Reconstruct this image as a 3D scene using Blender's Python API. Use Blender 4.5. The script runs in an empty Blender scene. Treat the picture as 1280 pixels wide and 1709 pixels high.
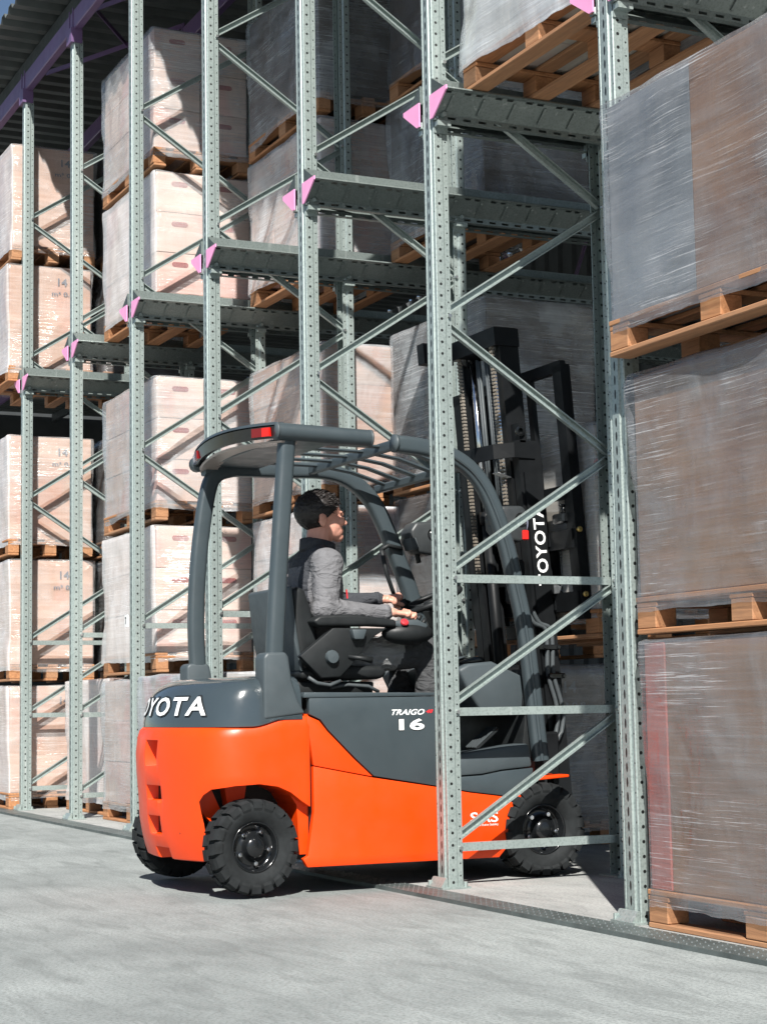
import bpy, bmesh, math, random
from mathutils import Vector, Matrix, noise

# ------------------------------------------------------------------ camera, sky, sun
sc = bpy.context.scene
C = sc.collection
F_PX, YAW, PITCH, ROLL = 2976.46, math.radians(64.3991), math.radians(6.172), math.radians(-0.9884)
CAM = Vector((5.2227, -3.3962, 0.7538))
fw = Vector((-math.sin(YAW)*math.cos(PITCH), math.cos(YAW)*math.cos(PITCH), math.sin(PITCH)))
rt = Vector((math.cos(YAW), math.sin(YAW), 0)); up = rt.cross(fw)
r2 = rt*math.cos(ROLL)+up*math.sin(ROLL); u2 = -rt*math.sin(ROLL)+up*math.cos(ROLL)
cam = bpy.data.objects.new('camera', bpy.data.cameras.new('camera')); C.objects.link(cam)
cam.matrix_world = Matrix(((r2.x, u2.x, -fw.x, CAM.x), (r2.y, u2.y, -fw.y, CAM.y), (r2.z, u2.z, -fw.z, CAM.z), (0, 0, 0, 1)))
cam.data.sensor_fit = 'HORIZONTAL'; cam.data.sensor_width = 36; cam.data.lens = F_PX/1280*36
cam.data.clip_start = .05; cam.data.clip_end = 1000
sc.camera = cam

SUN = Vector((-.93, .48, -1.0)).normalized()
W = bpy.data.worlds.new('World'); sc.world = W; W.use_nodes = True
wn = W.node_tree.nodes; sky = wn.new('ShaderNodeTexSky'); sky.sky_type = 'NISHITA'; sky.sun_disc = False
sky.sun_elevation = math.asin(-SUN.z); sky.sun_rotation = math.atan2(-SUN.x, -SUN.y)
sky.air_density = 1.0; sky.dust_density = .6; sky.ozone_density = 2.0
wn['Background'].inputs['Strength'].default_value = .05
W.node_tree.links.new(sky.outputs[0], wn['Background'].inputs['Color'])
sl = bpy.data.lights.new('sun', 'SUN'); sl.energy = 5.0; sl.angle = math.radians(.53); sl.color = (1, .965, .91)
so = bpy.data.objects.new('sun', sl); C.objects.link(so); so.location = (6, -4, 9)
so.rotation_euler = SUN.to_track_quat('-Z', 'Y').to_euler()
sc.view_settings.view_transform = 'Standard'; sc.view_settings.look = 'None'
sc.view_settings.exposure = .85; sc.view_settings.gamma = 1; sc.view_settings.use_curve_mapping = False
sc.cycles.transparent_max_bounces = 16; sc.cycles.max_bounces = 8; sc.cycles.diffuse_bounces = 2
sc.cycles.sample_clamp_indirect = 6

# ------------------------------------------------------------------ helpers: nodes
class NT:
    def __init__(s, name):
        s.m = bpy.data.materials.new(name); s.m.use_nodes = True
        s.t = s.m.node_tree; s.n = s.t.nodes; s.b = s.n['Principled BSDF']; s.out = s.n['Material Output']
    def new(s, typ, **kw):
        n = s.n.new('ShaderNode'+typ)
        for k, v in kw.items(): setattr(n, k, v)
        return n
    def lk(s, a, b): s.t.links.new(a, b)
    def put(s, sock, v):
        if hasattr(v, 'is_output'): s.lk(v, sock)
        else: sock.default_value = v
    def math(s, op, a, b=0., c=0.):
        n = s.new('Math', operation=op)
        s.put(n.inputs[0], a); s.put(n.inputs[1], b); s.put(n.inputs[2], c); return n.outputs[0]
    def obj(s): return s.new('TexCoord').outputs['Object']
    def gen(s): return s.new('TexCoord').outputs['Generated']
    def pos(s): return s.new('NewGeometry').outputs['Position']
    def map(s, v, scale=(1, 1, 1), rot=(0, 0, 0), loc=(0, 0, 0)):
        n = s.new('Mapping'); s.lk(v, n.inputs[0]); n.inputs['Scale'].default_value = scale
        n.inputs['Rotation'].default_value = rot; n.inputs['Location'].default_value = loc; return n.outputs[0]
    def noise(s, v, scale=5., detail=3., rough=.5, dist=0.):
        n = s.new('TexNoise'); s.lk(v, n.inputs['Vector']); n.inputs['Scale'].default_value = scale
        n.inputs['Detail'].default_value = detail; n.inputs['Roughness'].default_value = rough
        n.inputs['Distortion'].default_value = dist; return n.outputs['Fac']
    def vor(s, v, scale=5., feat='F1'):
        n = s.new('TexVoronoi', feature=feat); s.lk(v, n.inputs['Vector']); n.inputs['Scale'].default_value = scale
        return n.outputs['Distance']
    def ramp(s, f, stops):
        n = s.new('ValToRGB'); s.lk(f, n.inputs[0]); e = n.color_ramp.elements
        while len(e) < len(stops): e.new(.5)
        for q, (p, c) in zip(e, stops):
            q.position = p; q.color = (c, c, c, 1) if isinstance(c, (int, float)) else (*c, 1)
        return n.outputs[0]
    def mix(s, f, a, b, mode='MIX'):
        n = s.new('Mix', data_type='RGBA', blend_type=mode)
        s.put(n.inputs[0], f)
        for i, v in ((6, a), (7, b)):
            if isinstance(v, (tuple, list)): v = (*v[:3], 1)
            s.put(n.inputs[i], v)
        return n.outputs[2]
    def bump(s, h, strength=.3, dist=.01):
        n = s.new('Bump'); n.inputs['Strength'].default_value = strength; n.inputs['Distance'].default_value = dist
        s.lk(h, n.inputs['Height']); s.lk(n.outputs[0], s.b.inputs['Normal']); return n
    def sep(s, v):
        n = s.new('SeparateXYZ'); s.lk(v, n.inputs[0]); return n.outputs
    def rnd(s): return s.new('ObjectInfo').outputs['Random']
    def addvec(s, v, w):
        n = s.new('VectorMath', operation='ADD'); s.lk(v, n.inputs[0]); s.lk(w, n.inputs[1]); return n.outputs[0]

def simple(name, col, rough=.5, metal=0., var=.12, vs=14., bump=0., bs=120., coat=0., spec=.5):
    t = NT(name); o = t.obj(); nz = t.noise(o, vs, 5, .6)
    lo = tuple(c*(1-var) for c in col); hi = tuple(min(1, c*(1+var)) for c in col)
    t.put(t.b.inputs['Base Color'], t.ramp(nz, [(.3, lo), (.7, hi)]))
    t.b.inputs['Metallic'].default_value = metal
    rr = t.noise(o, vs*2.3, 4, .6)
    t.put(t.b.inputs['Roughness'], t.ramp(rr, [(.3, max(0, rough-.08)), (.75, min(1, rough+.1))]))
    t.b.inputs['Specular IOR Level'].default_value = spec
    if coat: t.b.inputs['Coat Weight'].default_value = coat; t.b.inputs['Coat Roughness'].default_value = .08
    if bump: t.bump(t.noise(o, bs, 4, .6), bump, .002)
    return t.m

# ------------------------------------------------------------------ helpers: meshes
def newobj(name, me, mat, parent=None):
    o = bpy.data.objects.new(name, me); C.objects.link(o)
    if mat is not None:
        for m in (mat if isinstance(mat, (list, tuple)) else [mat]): me.materials.append(m)
    if parent is not None: o.parent = parent
    return o
def tag(o, label=None, cat=None, group=None, kind=None):
    if label: o['label'] = label
    if cat: o['category'] = cat
    if group: o['group'] = group
    if kind: o['kind'] = kind
    return o
def thing(name, label, cat, loc=(0, 0, 0), group=None):
    o = bpy.data.objects.new(name, None); C.objects.link(o); o.location = loc; o.empty_display_size = .1
    return tag(o, label, cat, group)
def wloc(o):
    v = Vector((0, 0, 0))
    while o is not None: v += Vector(o.location); o = o.parent
    return v

class MB:
    """collects shapes given in world coordinates and links them as one mesh"""
    def __init__(s): s.v = []; s.f = []; s.sm = []
    def add(s, vs, fs, smooth=False):
        k = len(s.v); s.v += [Vector(v) for v in vs]; s.f += [tuple(i+k for i in f) for f in fs]; s.sm += [smooth]*len(fs); return s
    def box(s, lo, hi, M=None, ch=0.):
        x0, y0, z0 = lo; x1, y1, z1 = hi
        if ch:
            c = min(ch, (x1-x0)/2.1, (y1-y0)/2.1, (z1-z0)/2.1); vs = []; bm = bmesh.new()
            for sx in (0, 1):
                for sy in (0, 1):
                    for sz in (0, 1):
                        X, Y, Z = (x0, x1)[sx], (y0, y1)[sy], (z0, z1)[sz]; dx, dy, dz = (c, -c)[sx], (c, -c)[sy], (c, -c)[sz]
                        vs += [(X, Y+dy, Z+dz), (X+dx, Y, Z+dz), (X+dx, Y+dy, Z)]
            for v in vs: bm.verts.new(v)
            r = bmesh.ops.convex_hull(bm, input=bm.verts)
            bm.verts.index_update(); vv = [v.co.copy() for v in bm.verts]; ff = [tuple(v.index for v in f.verts) for f in bm.faces]; bm.free()
            if M is not None: vv = [M @ v for v in vv]
            return s.add(vv, ff)
        vs = [(x0, y0, z0), (x1, y0, z0), (x1, y1, z0), (x0, y1, z0), (x0, y0, z1), (x1, y0, z1), (x1, y1, z1), (x0, y1, z1)]
        if M is not None: vs = [M @ Vector(v) for v in vs]
        return s.add(vs, [(0, 3, 2, 1), (4, 5, 6, 7), (0, 1, 5, 4), (1, 2, 6, 5), (2, 3, 7, 6), (3, 0, 4, 7)])
    def prism(s, pts, axis, a, b):
        """pts 2-D polygon; axis 0: (y,z) along x, 1: (x,z) along y, 2: (x,y) along z"""
        def P(p, t): return {0: (t, p[0], p[1]), 1: (p[0], t, p[1]), 2: (p[0], p[1], t)}[axis]
        n = len(pts); vs = [P(p, a) for p in pts]+[P(p, b) for p in pts]
        return s.add(vs, [tuple(range(n)), tuple(range(2*n-1, n-1, -1))]+[(i, i+n, (i+1) % n+n, (i+1) % n) for i in range(n)])
    def sweep(s, path, prof, side=None, closed=True, caps=True, smooth=False, scales=None):
        """profile (a,b) swept; a along side vector, b along side x tangent"""
        path = [Vector(p) for p in path]; n = len(path); m = len(prof); vs = []
        for i, p in enumerate(path):
            t = (path[min(i+1, n-1)]-path[max(i-1, 0)]).normalized()
            sd = Vector(side) if side is not None else (Vector((0, 0, 1)) if abs(t.z) < .9 else Vector((1, 0, 0)))
            sd = (sd-t*sd.dot(t)).normalized(); u = t.cross(sd); k = scales[i] if scales else 1
            vs += [p+sd*a*k+u*b*k for a, b in prof]
        fs = []
        for i in range(n-1):
            for j in range(m if closed else m-1):
                j2 = (j+1) % m; fs.append((i*m+j, i*m+j2, (i+1)*m+j2, (i+1)*m+j))
        if caps and closed: fs += [tuple(range(m-1, -1, -1)), tuple((n-1)*m+j for j in range(m))]
        return s.add(vs, fs, smooth)
    def tube(s, path, r, n=10, scales=None, smooth=True):
        return s.sweep(path, [(r*math.cos(2*math.pi*i/n), r*math.sin(2*math.pi*i/n)) for i in range(n)], smooth=smooth, scales=scales)
    def cyl(s, a, b, r, n=14, smooth=True): return s.tube([a, b], r, n, smooth=smooth)
    def lathe(s, c, axis, prof, n=32, smooth=True):
        """prof: (radius, offset along axis)"""
        ax = Vector(axis).normalized(); e1 = Vector((0, 0, 1)) if abs(ax.z) < .9 else Vector((1, 0, 0)); e1 = (e1-ax*e1.dot(ax)).normalized(); e2 = ax.cross(e1); c = Vector(c)
        vs = []; m = len(prof)
        for i in range(n):
            a = 2*math.pi*i/n
            vs += [c+ax*o+(e1*math.cos(a)+e2*math.sin(a))*r for r, o in prof]
        fs = [(i*m+j, ((i+1) % n)*m+j, ((i+1) % n)*m+j+1, i*m+j+1) for i in range(n) for j in range(m-1)]
        return s.add(vs, fs, smooth)
    def mesh(s, name, loc=(0, 0, 0), weld=False):
        loc = Vector(loc); me = bpy.data.meshes.new(name); me.from_pydata([v-loc for v in s.v], [], s.f)
        for p, sm in zip(me.polygons, s.sm): p.use_smooth = sm
        bm = bmesh.new(); bm.from_mesh(me)
        if weld: bmesh.ops.remove_doubles(bm, verts=bm.verts, dist=1e-5)
        bmesh.ops.recalc_face_normals(bm, faces=bm.faces); bm.to_mesh(me); bm.free(); me.update(); return me
    def build(s, name, mat, parent=None, sharp=None, weld=False):
        me = s.mesh(name, wloc(parent) if parent is not None else (0, 0, 0), weld)
        if sharp: me.set_sharp_from_angle(angle=math.radians(sharp))
        return newobj(name, me, mat, parent)
def evald(o, name, mat, parent, smooth=True, sharp=None):
    """bake an object's modifiers to a plain mesh in a new object"""
    dg = bpy.context.evaluated_depsgraph_get(); me = bpy.data.meshes.new_from_object(o.evaluated_get(dg)); me.name = name
    me.materials.clear()
    bpy.data.objects.remove(o, do_unlink=True)
    for p in me.polygons: p.use_smooth = smooth
    if sharp: me.set_sharp_from_angle(angle=math.radians(sharp))
    return newobj(name, me, mat, parent)
def boolean(o, cutters):
    for c in cutters:
        m = o.modifiers.new('b', 'BOOLEAN'); m.operation = 'DIFFERENCE'; m.solver = 'EXACT'; m.object = c
def circ(r, n, cx=0, cy=0, a0=0., a1=2*math.pi, end=False):
    k = n if not end else n-1
    return [(cx+r*math.cos(a0+(a1-a0)*i/k), cy+r*math.sin(a0+(a1-a0)*i/k)) for i in range(n)]
def rrect(w, h, r, n=4):
    p = []
    for cx, cy, a in ((w/2-r, h/2-r, 0), (-w/2+r, h/2-r, 90), (-w/2+r, -h/2+r, 180), (w/2-r, -h/2+r, 270)):
        p += circ(r, n, cx, cy, math.radians(a), math.radians(a+90), True)
    return p
def text_mesh(txt, size, bold=.0, shear=0., depth=.0, sx=1., sp=1.):
    cu = bpy.data.curves.new('t', 'FONT'); cu.body = txt; cu.size = size; cu.offset = bold*size; cu.shear = shear; cu.extrude = depth
    cu.resolution_u = 3; cu.space_character = sp
    o = bpy.data.objects.new('t', cu); C.objects.link(o); dg = bpy.context.evaluated_depsgraph_get(); dg.update()
    me = bpy.data.meshes.new_from_object(o.evaluated_get(dg)); bpy.data.objects.remove(o, do_unlink=True)
    for v in me.vertices: v.co.x *= sx
    xs = [v.co.x for v in me.vertices]; ys = [v.co.y for v in me.vertices]
    return me, min(xs), max(xs), min(ys), max(ys)
def text(name, txt, mat, parent, at, ex, ey, width=None, height=None, bold=.02, shear=0., depth=.0005, fn=None, sp=1.):
    """place lettering: lower-left corner at 'at', reading along ex, up along ey; fitted to width x height"""
    me, x0, x1, y0, y1 = text_mesh(txt, 1., bold, shear, 0., 1., sp)
    kx = width/(x1-x0) if width else height/(y1-y0); ky = height/(y1-y0) if height else kx
    at = Vector(at); ex = Vector(ex); ey = Vector(ey); n = ex.cross(ey); pl = wloc(parent) if parent else Vector((0, 0, 0))
    if fn is not None:
        bm = bmesh.new(); bm.from_mesh(me); bmesh.ops.triangulate(bm, faces=bm.faces)
        bmesh.ops.subdivide_edges(bm, edges=[e for e in bm.edges if e.calc_length() > .15], cuts=2); bm.to_mesh(me); bm.free()
    for v in me.vertices:
        x = (v.co.x-x0)*kx; y = (v.co.y-y0)*ky
        v.co = (fn(x, y) if fn else at+ex*x+ey*y+n*depth)-pl
    return newobj(name, me, mat, parent)
def copy_tree(o, off, parent=None):
    c = o.copy(); C.objects.link(c); c.parent = parent
    if parent is None: c.location = Vector(o.location)+Vector(off)
    for ch in list(o.children): copy_tree(ch, off, c)
    return c

# ------------------------------------------------------------------ materials
def mat_galv(name='galvanised_steel', dark=1.):
    t = NT(name); o = t.obj(); p = t.pos()
    sp = t.vor(p, 95.); big = t.noise(p, 3.5, 5, .6)
    c = t.ramp(sp, [(.0, (.24*dark, .285*dark, .272*dark)), (.6, (.37*dark, .43*dark, .41*dark))])
    c = t.mix(t.ramp(big, [(.35, .0), (.75, .5)]), c, (.19*dark, .23*dark, .22*dark))
    streak = t.noise(t.map(p, (30, 30, 1.2)), 1., 3, .6)
    c = t.mix(t.ramp(streak, [(.62, 0.), (.75, .35)]), c, (.68, .71, .69))
    t.t_c = c; t.put(t.b.inputs['Base Color'], c); t.b.inputs['Metallic'].default_value = .45
    t.put(t.b.inputs['Roughness'], t.ramp(big, [(.3, .34), (.7, .5)]))
    t.bump(t.noise(p, 160, 3, .6), .12, .001); return t
M = {}
M['galv'] = mat_galv().m
def holes_upright():
    """round punchings every 50 mm in the flank and lip, narrow slots in the face (object space: z up, face at y=0)"""
    t = mat_galv('punched_galvanised_upright'); o = t.obj(); X, Y, Z = t.sep(o)
    n = t.sep(t.new('NewGeometry').outputs['Normal'])
    def rep(v, p, off=0.): return t.math('SUBTRACT', t.math('FRACT', t.math('DIVIDE', t.math('ADD', v, off), p)), .5)
    def dot(u, uc, p, off, ru, rz):
        a = t.math('DIVIDE', t.math('SUBTRACT', u, uc), ru); b = t.math('DIVIDE', t.math('MULTIPLY', rep(Z, p, off), p), rz)
        d = t.math('ADD', t.math('MULTIPLY', a, a), t.math('MULTIPLY', b, b)); return t.math('LESS_THAN', d, 1.)
    ya = t.math('ABSOLUTE', Y)
    side = t.math('GREATER_THAN', t.math('ABSOLUTE', n[0]), .6); face = t.math('GREATER_THAN', t.math('ABSOLUTE', n[1]), .6)
    h1 = t.math('MULTIPLY', side, dot(ya, .026, .05, 0., .0062, .0062))
    h2 = t.math('MULTIPLY', side, dot(ya, .063, .05, .025, .0036, .0036))
    h5 = t.math('MULTIPLY', side, dot(ya, .0085, .1, .025, .0001, .0036))
    h3 = t.math('MULTIPLY', face, dot(X, 0., .05, 0., .0055, .017))
    h4 = t.math('MULTIPLY', face, dot(t.math('ABSOLUTE', X), .042, .1, .01, .003, .0036))
    h = t.math('MAXIMUM', t.math('MAXIMUM', h1, h2), t.math('MAXIMUM', t.math('MAXIMUM', h3, h4), h5))
    t.put(t.b.inputs['Base Color'], t.mix(h, t.t_c, (.006, .007, .007)))
    t.put(t.b.inputs['Metallic'], t.math('MULTIPLY', t.math('SUBTRACT', 1., h), .45)); return t.m
M['upright'] = holes_upright()
def rail_mat():
    t = mat_galv('slotted_galvanised_rail', .62); o = t.obj(); X, Y, Z = t.sep(o)
    def slot(zc, p, off, ry, rz):
        f = t.math('MULTIPLY', t.math('SUBTRACT', t.math('FRACT', t.math('DIVIDE', t.math('ADD', Y, off), p)), .5), p)
        a = t.math('LESS_THAN', t.math('ABSOLUTE', f), ry); b = t.math('LESS_THAN', t.math('ABSOLUTE', t.math('SUBTRACT', Z, zc)), rz)
        return t.math('MULTIPLY', a, b)
    h = t.math('MAXIMUM', slot(.001, .075, .02, .019, .0055), t.math('MAXIMUM', slot(.083, .15, .045, .016, .004), slot(.083, .15, .10, .016, .004)))
    tr = t.new('BsdfTransparent'); ms = t.new('MixShader'); t.lk(h, ms.inputs[0]); t.lk(t.b.outputs[0], ms.inputs[1]); t.lk(tr.outputs[0], ms.inputs[2])
    t.lk(ms.outputs[0], t.out.inputs[0]); return t.m
M['rail'] = rail_mat()
M['bolt'] = simple('zinc_bolt', (.55, .56, .55), .3, .9, .1)
M['pink'] = simple('pink_end_plate_paint', (.80, .34, .58), .5, 0, .06)
M['purple'] = simple('purple_beam_paint', (.14, .085, .18), .35, 0, .12, 3.)
def mat_wood():
    t = NT('pallet_wood'); o = t.obj(); r = t.rnd(); off = t.new('CombineXYZ'); t.lk(t.math('MULTIPLY', r, 37.), off.inputs[0]); t.lk(t.math('MULTIPLY', r, 11.), off.inputs[2])
    v = t.addvec(o, off.outputs[0]); g = t.noise(t.map(v, (3, 40, 60)), 1.4, 5, .65, .6)
    c = t.ramp(g, [(.25, (.24, .10, .04)), (.55, (.42, .19, .08)), (.8, (.54, .28, .13))])
    c = t.mix(t.math('MULTIPLY', r, .35), c, (.30, .21, .14))
    c = t.mix(t.ramp(t.noise(v, 9, 4, .6), [(.55, 0.), (.75, .45)]), c, (.25, .14, .08))
    t.put(t.b.inputs['Base Color'], c); t.b.inputs['Roughness'].default_value = .8
    t.bump(g, .35, .003); return t.m
M['wood'] = mat_wood()
def mat_card(name, c1, c2, red=0., stripe=False):
    t = NT(name); o = t.obj(); r = t.rnd(); off = t.new('CombineXYZ')
    for i, k in enumerate((13., 7., 5.)): t.lk(t.math('MULTIPLY', r, k), off.inputs[i])
    v = t.addvec(o, off.outputs[0])
    n1 = t.noise(v, 2.2, 3, .55); flute = t.noise(t.map(v, (70, 70, 2)), 1., 2, .5)
    c = t.ramp(n1, [(.3, c1), (.7, c2)])
    c = t.mix(t.ramp(flute, [(.4, 0.), (.8, .18)]), c, tuple(x*.65 for x in c1))
    tape = t.noise(t.map(v, (.6, .6, 6)), 1.1, 1, .4)
    c = t.mix(t.ramp(tape, [(.53, 0.), (.56, .35)]), c, tuple(min(1, x*1.25) for x in c2))
    if red:
        rn = t.noise(t.map(v, (2.0, 2.0, .9)), 1.2, 2, .5)
        c = t.mix(t.ramp(rn, [(.54, 0.), (.58, red)]), c, (.62, .10, .09))
    t.put(t.b.inputs['Base Color'], c); t.b.inputs['Roughness'].default_value = .75
    t.bump(flute, .12, .002); return t.m
M['card_pale'] = mat_card('pale_pink_carton', (.56, .405, .335), (.66, .51, .44), .22)
M['card_tan'] = mat_card('tan_pink_carton', (.44, .27, .19), (.56, .37, .285), .10)
M['card_brown'] = mat_card('brown_carton', (.19, .10, .058), (.29, .175, .11), .0)
M['card_blue'] = mat_card('blue_grey_carton', (.16, .175, .19), (.27, .29, .31), .0)
M['card_edge'] = mat_card('red_printed_carton', (.21, .115, .085), (.33, .15, .12), .35)
M['card_shaded'] = mat_card('shade_toned_carton', (.055, .042, .035), (.09, .066, .053), .0)  # carton colour darkened to carry the shade of the deep bays
M['card_red'] = mat_card('brown_carton_with_red_print', (.185, .125, .09), (.27, .20, .155), .5)
M['card_grey'] = mat_card('grey_beige_carton', (.36, .33, .29), (.48, .44, .38), .1)
def mat_film(name, lo, hi, ang=.2, tint=(.80, .82, .85), fold=1., front=0.):
    """stretch film: clear plastic with milky patches where it is layered, fine wrap lines, creases, and glints painted in as whitened lines"""
    t = NT(name); o = t.obj(); r = t.rnd(); off = t.new('CombineXYZ')
    for i, k in enumerate((17., 9., 23.)): t.lk(t.math('MULTIPLY', r, k), off.inputs[i])
    v = t.addvec(o, off.outputs[0])
    fine = t.noise(t.map(v, (3., 3., 150.), (ang, ang*.6, 0)), 1.2, 3, .6)           # wrap lines
    lines = t.noise(t.map(v, (1.2, 1.2, 34.), (ang*1.5, ang, 0)), 1.2, 4, .7)        # broader bands of overlap
    ver = t.noise(t.map(v, (22., 22., 2.2), (.2, -.15, 0)), 1.2, 4, .6)              # vertical puckers
    big = t.noise(v, 2.3, 4, .55, .8); big2 = t.noise(t.map(v, (1, 1, .6)), 5.5, 3, .6, 1.2)
    rdg = t.noise(t.map(v, (3.5, 3.5, 9), (.5, .35, .2)), 1.2, 2, .5, 1.6)
    mask = t.ramp(t.noise(v, 2.3, 2, .5), [(.50, 0.), (.60, 1.)])
    cre = t.math('MULTIPLY', t.ramp(t.math('ABSOLUTE', t.math('SUBTRACT', rdg, .5)), [(.0, 1.), (.012, 0.)]), mask)
    gl_l = t.math('MULTIPLY', t.ramp(t.noise(t.map(v, (3.2, 3.2, 210), (ang*1.6, ang*1.4, 0)), 1., 3, .65), [(.57, 0.), (.62, 1.)]), t.ramp(t.noise(v, 2.2, 2, .5), [(.44, 0.), (.60, 1.)]))
    f = t.math('ADD', t.math('MULTIPLY', t.ramp(big, [(.38, 0.), (.68, 1.)]), .50), t.math('MULTIPLY', t.ramp(lines, [(.47, 0.), (.62, 1.)]), .22))
    f = t.math('ADD', f, t.math('MULTIPLY', t.ramp(fine, [(.5, 0.), (.7, 1.)]), .16)); f = t.math('ADD', f, t.math('MULTIPLY', t.ramp(big2, [(.5, 0.), (.7, 1.)]), .18))
    f = t.math('ADD', f, t.math('ADD', t.math('MULTIPLY', cre, .06), t.math('MULTIPLY', gl_l, .5)))
    mr = t.new('MapRange'); t.lk(f, mr.inputs[0]); mr.inputs[3].default_value = lo; mr.inputs[4].default_value = hi
    fac = mr.outputs[0]
    if front:            # front wall whitened to imitate sky reflected in the film
        ny = t.sep(t.new('TexCoord').outputs['Normal'])[1]; fac = t.math('MINIMUM', t.math('ADD', fac, t.math('MULTIPLY', t.math('LESS_THAN', ny, -.6), front)), .93)
    t.put(t.b.inputs['Base Color'], t.mix(t.math('MULTIPLY', gl_l, .5), (*tint, 1), (.92, .93, .95))); t.b.inputs['Roughness'].default_value = .22  # glint lines are painted white into the film colour
    t.b.inputs['Specular IOR Level'].default_value = .8
    h = t.math('ADD', t.math('MULTIPLY', big, 2.2*fold), t.math('MULTIPLY', big2, .8*fold))
    h = t.math('ADD', h, t.math('ADD', t.math('MULTIPLY', lines, .28), t.math('ADD', t.math('MULTIPLY', ver, .30), t.math('MULTIPLY', cre, .10))))
    h = t.math('ADD', h, t.math('ADD', t.math('MULTIPLY', fine, .05), t.math('MULTIPLY', gl_l, .2)))
    bp = t.bump(h, .42, .016)
    gl = t.new('BsdfGlossy'); gl.inputs['Roughness'].default_value = .16; t.lk(bp.outputs[0], gl.inputs['Normal'])
    tr = t.new('BsdfTransparent'); tr.inputs[0].default_value = (.96, .965, .97, 1)
    fr = t.new('LayerWeight'); fr.inputs[0].default_value = .5; t.lk(bp.outputs[0], fr.inputs['Normal'])
    m1 = t.new('MixShader'); t.lk(t.math('MULTIPLY_ADD', t.math('POWER', fr.outputs['Facing'], 4.), .6, .06), m1.inputs[0]); t.lk(tr.outputs[0], m1.inputs[1]); t.lk(gl.outputs[0], m1.inputs[2])
    m2 = t.new('MixShader'); t.lk(fac, m2.inputs[0]); t.lk(m1.outputs[0], m2.inputs[1])
    tl = t.new('BsdfTranslucent'); tl.inputs[0].default_value = (*tint, 1); m3 = t.new('MixShader'); m3.inputs[0].default_value = .15
    t.lk(t.b.outputs[0], m3.inputs[1]); t.lk(tl.outputs[0], m3.inputs[2]); t.lk(m3.outputs[0], m2.inputs[2])
    t.lk(m2.outputs[0], t.out.inputs[0]); return t.m
M['film'] = mat_film('stretch_film', .10, .70, .35, (.62, .66, .69))
M['film_clear'] = mat_film('clear_stretch_film', .10, .72, .3, (.30, .31, .325))
M['film_thin'] = mat_film('thin_stretch_film', .06, .50, .12, (.84, .84, .84), 1., .35)
M['film_shaded'] = mat_film('shade_toned_stretch_film', .05, .40, .2, (.30, .32, .34))  # film tint lowered so the shade of the inner lanes is in the colour
M['film_milky'] = mat_film('milky_stretch_film', .22, .85, .25, (.66, .71, .75))
def mat_concrete(name, a, b, c3, sc_=1.):
    t = NT(name); p = t.pos(); n1 = t.noise(p, .9*sc_, 6, .62); n2 = t.noise(t.map(p, (2.0, 8.5, 1), (0, 0, .10)), 1.1, 7, .68, .9); n4 = t.noise(t.map(p, (9, 42, 1), (0, 0, .06)), 1.2, 3, .6); n3 = t.noise(p, 90, 4, .8)
    c = t.ramp(n1, [(.3, a), (.68, b)]); c = t.mix(t.ramp(n2, [(.46, 0.), (.68, .5)]), c, c3); c = t.mix(t.ramp(n4, [(.66, 0.), (.72, .55)]), c, c3)
    c = t.mix(t.ramp(n3, [(.38, .6), (.55, 0.)]), c, tuple(x*.5 for x in a))
    pit = t.vor(t.map(p, (1, 2.2, 1)), 26); c = t.mix(t.ramp(pit, [(.05, .7), (.12, 0.)]), c, tuple(x*.4 for x in a))
    cr = t.vor(t.addvec(p, t.new('CombineXYZ').outputs[0]), .35, 'DISTANCE_TO_EDGE'); 
    t.put(t.b.inputs['Base Color'], c); t.b.inputs['Roughness'].default_value = .82
    t.bump(t.math('ADD', n3, t.math('MULTIPLY', n2, .5)), .35, .004); return t.m
M['yard'] = mat_concrete('yard_concrete', (.185, .203, .199), (.345, .372, .362), (.105, .118, .114))
M['slab'] = mat_concrete('slab_concrete', (.27, .28, .27), (.42, .42, .405), (.16, .165, .16), 1.7)
M['threshold'] = simple('worn_chequer_steel', (.11, .13, .127), .5, .4, .35, 6., .2)
M['stud'] = simple('polished_stud', (.24, .265, .26), .35, .6, .1)
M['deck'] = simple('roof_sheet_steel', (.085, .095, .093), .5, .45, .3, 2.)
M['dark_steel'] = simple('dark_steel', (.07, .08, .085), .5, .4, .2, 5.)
M['dark_backdrop'] = simple('dark_backdrop_sheet', (.035, .04, .042), .6, .1, .2, 3.)  # near-black tone for the added backdrop walls
M['orange'] = simple('orange_paint', (.76, .053, .0015), .38, 0, .03, 4., .03, 400, 0., .45)
M['grey'] = simple('slate_grey_paint', (.044, .058, .065), .36, 0, .08, 5., .04, 500, 0., .5)
M['greycap'] = simple('gloss_slate_paint', (.038, .051, .058), .16, 0, .05, 5., 0., 100, .6)
M['greybox'] = simple('slate_plastic', (.052, .066, .073), .5, 0, .08, 8., .15, 600)
M['black'] = simple('black_plastic', (.012, .014, .015), .5, 0, .3, 9., .2, 500, 0., .35)
M['lampbody'] = simple('dark_grey_plastic', (.030, .034, .036), .45, 0, .2, 9., .1, 500)
M['blackgloss'] = simple('gloss_black', (.008, .009, .010), .18, 0, .2, 9.)
M['blacksteel'] = simple('black_mast_paint', (.008, .009, .010), .45, 0, .3, 6., .08, 300, 0., .16)
M['rubber'] = simple('tyre_rubber', (.015, .017, .018), .8, 0, .35, 22., .35, 250, 0., .22)
M['chrome'] = simple('chrome', (.75, .76, .78), .12, 1., .05)
M['chain'] = simple('oiled_chain', (.34, .30, .25), .4, .6, .3, 90.)
M['brass'] = simple('brass', (.62, .45, .16), .3, .9, .1)
M['hose'] = simple('grey_hose', (.055, .065, .07), .55, 0, .15, 20.)
M['redlens'] = simple('red_lens', (.65, .015, .01), .15, 0, .1)
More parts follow.
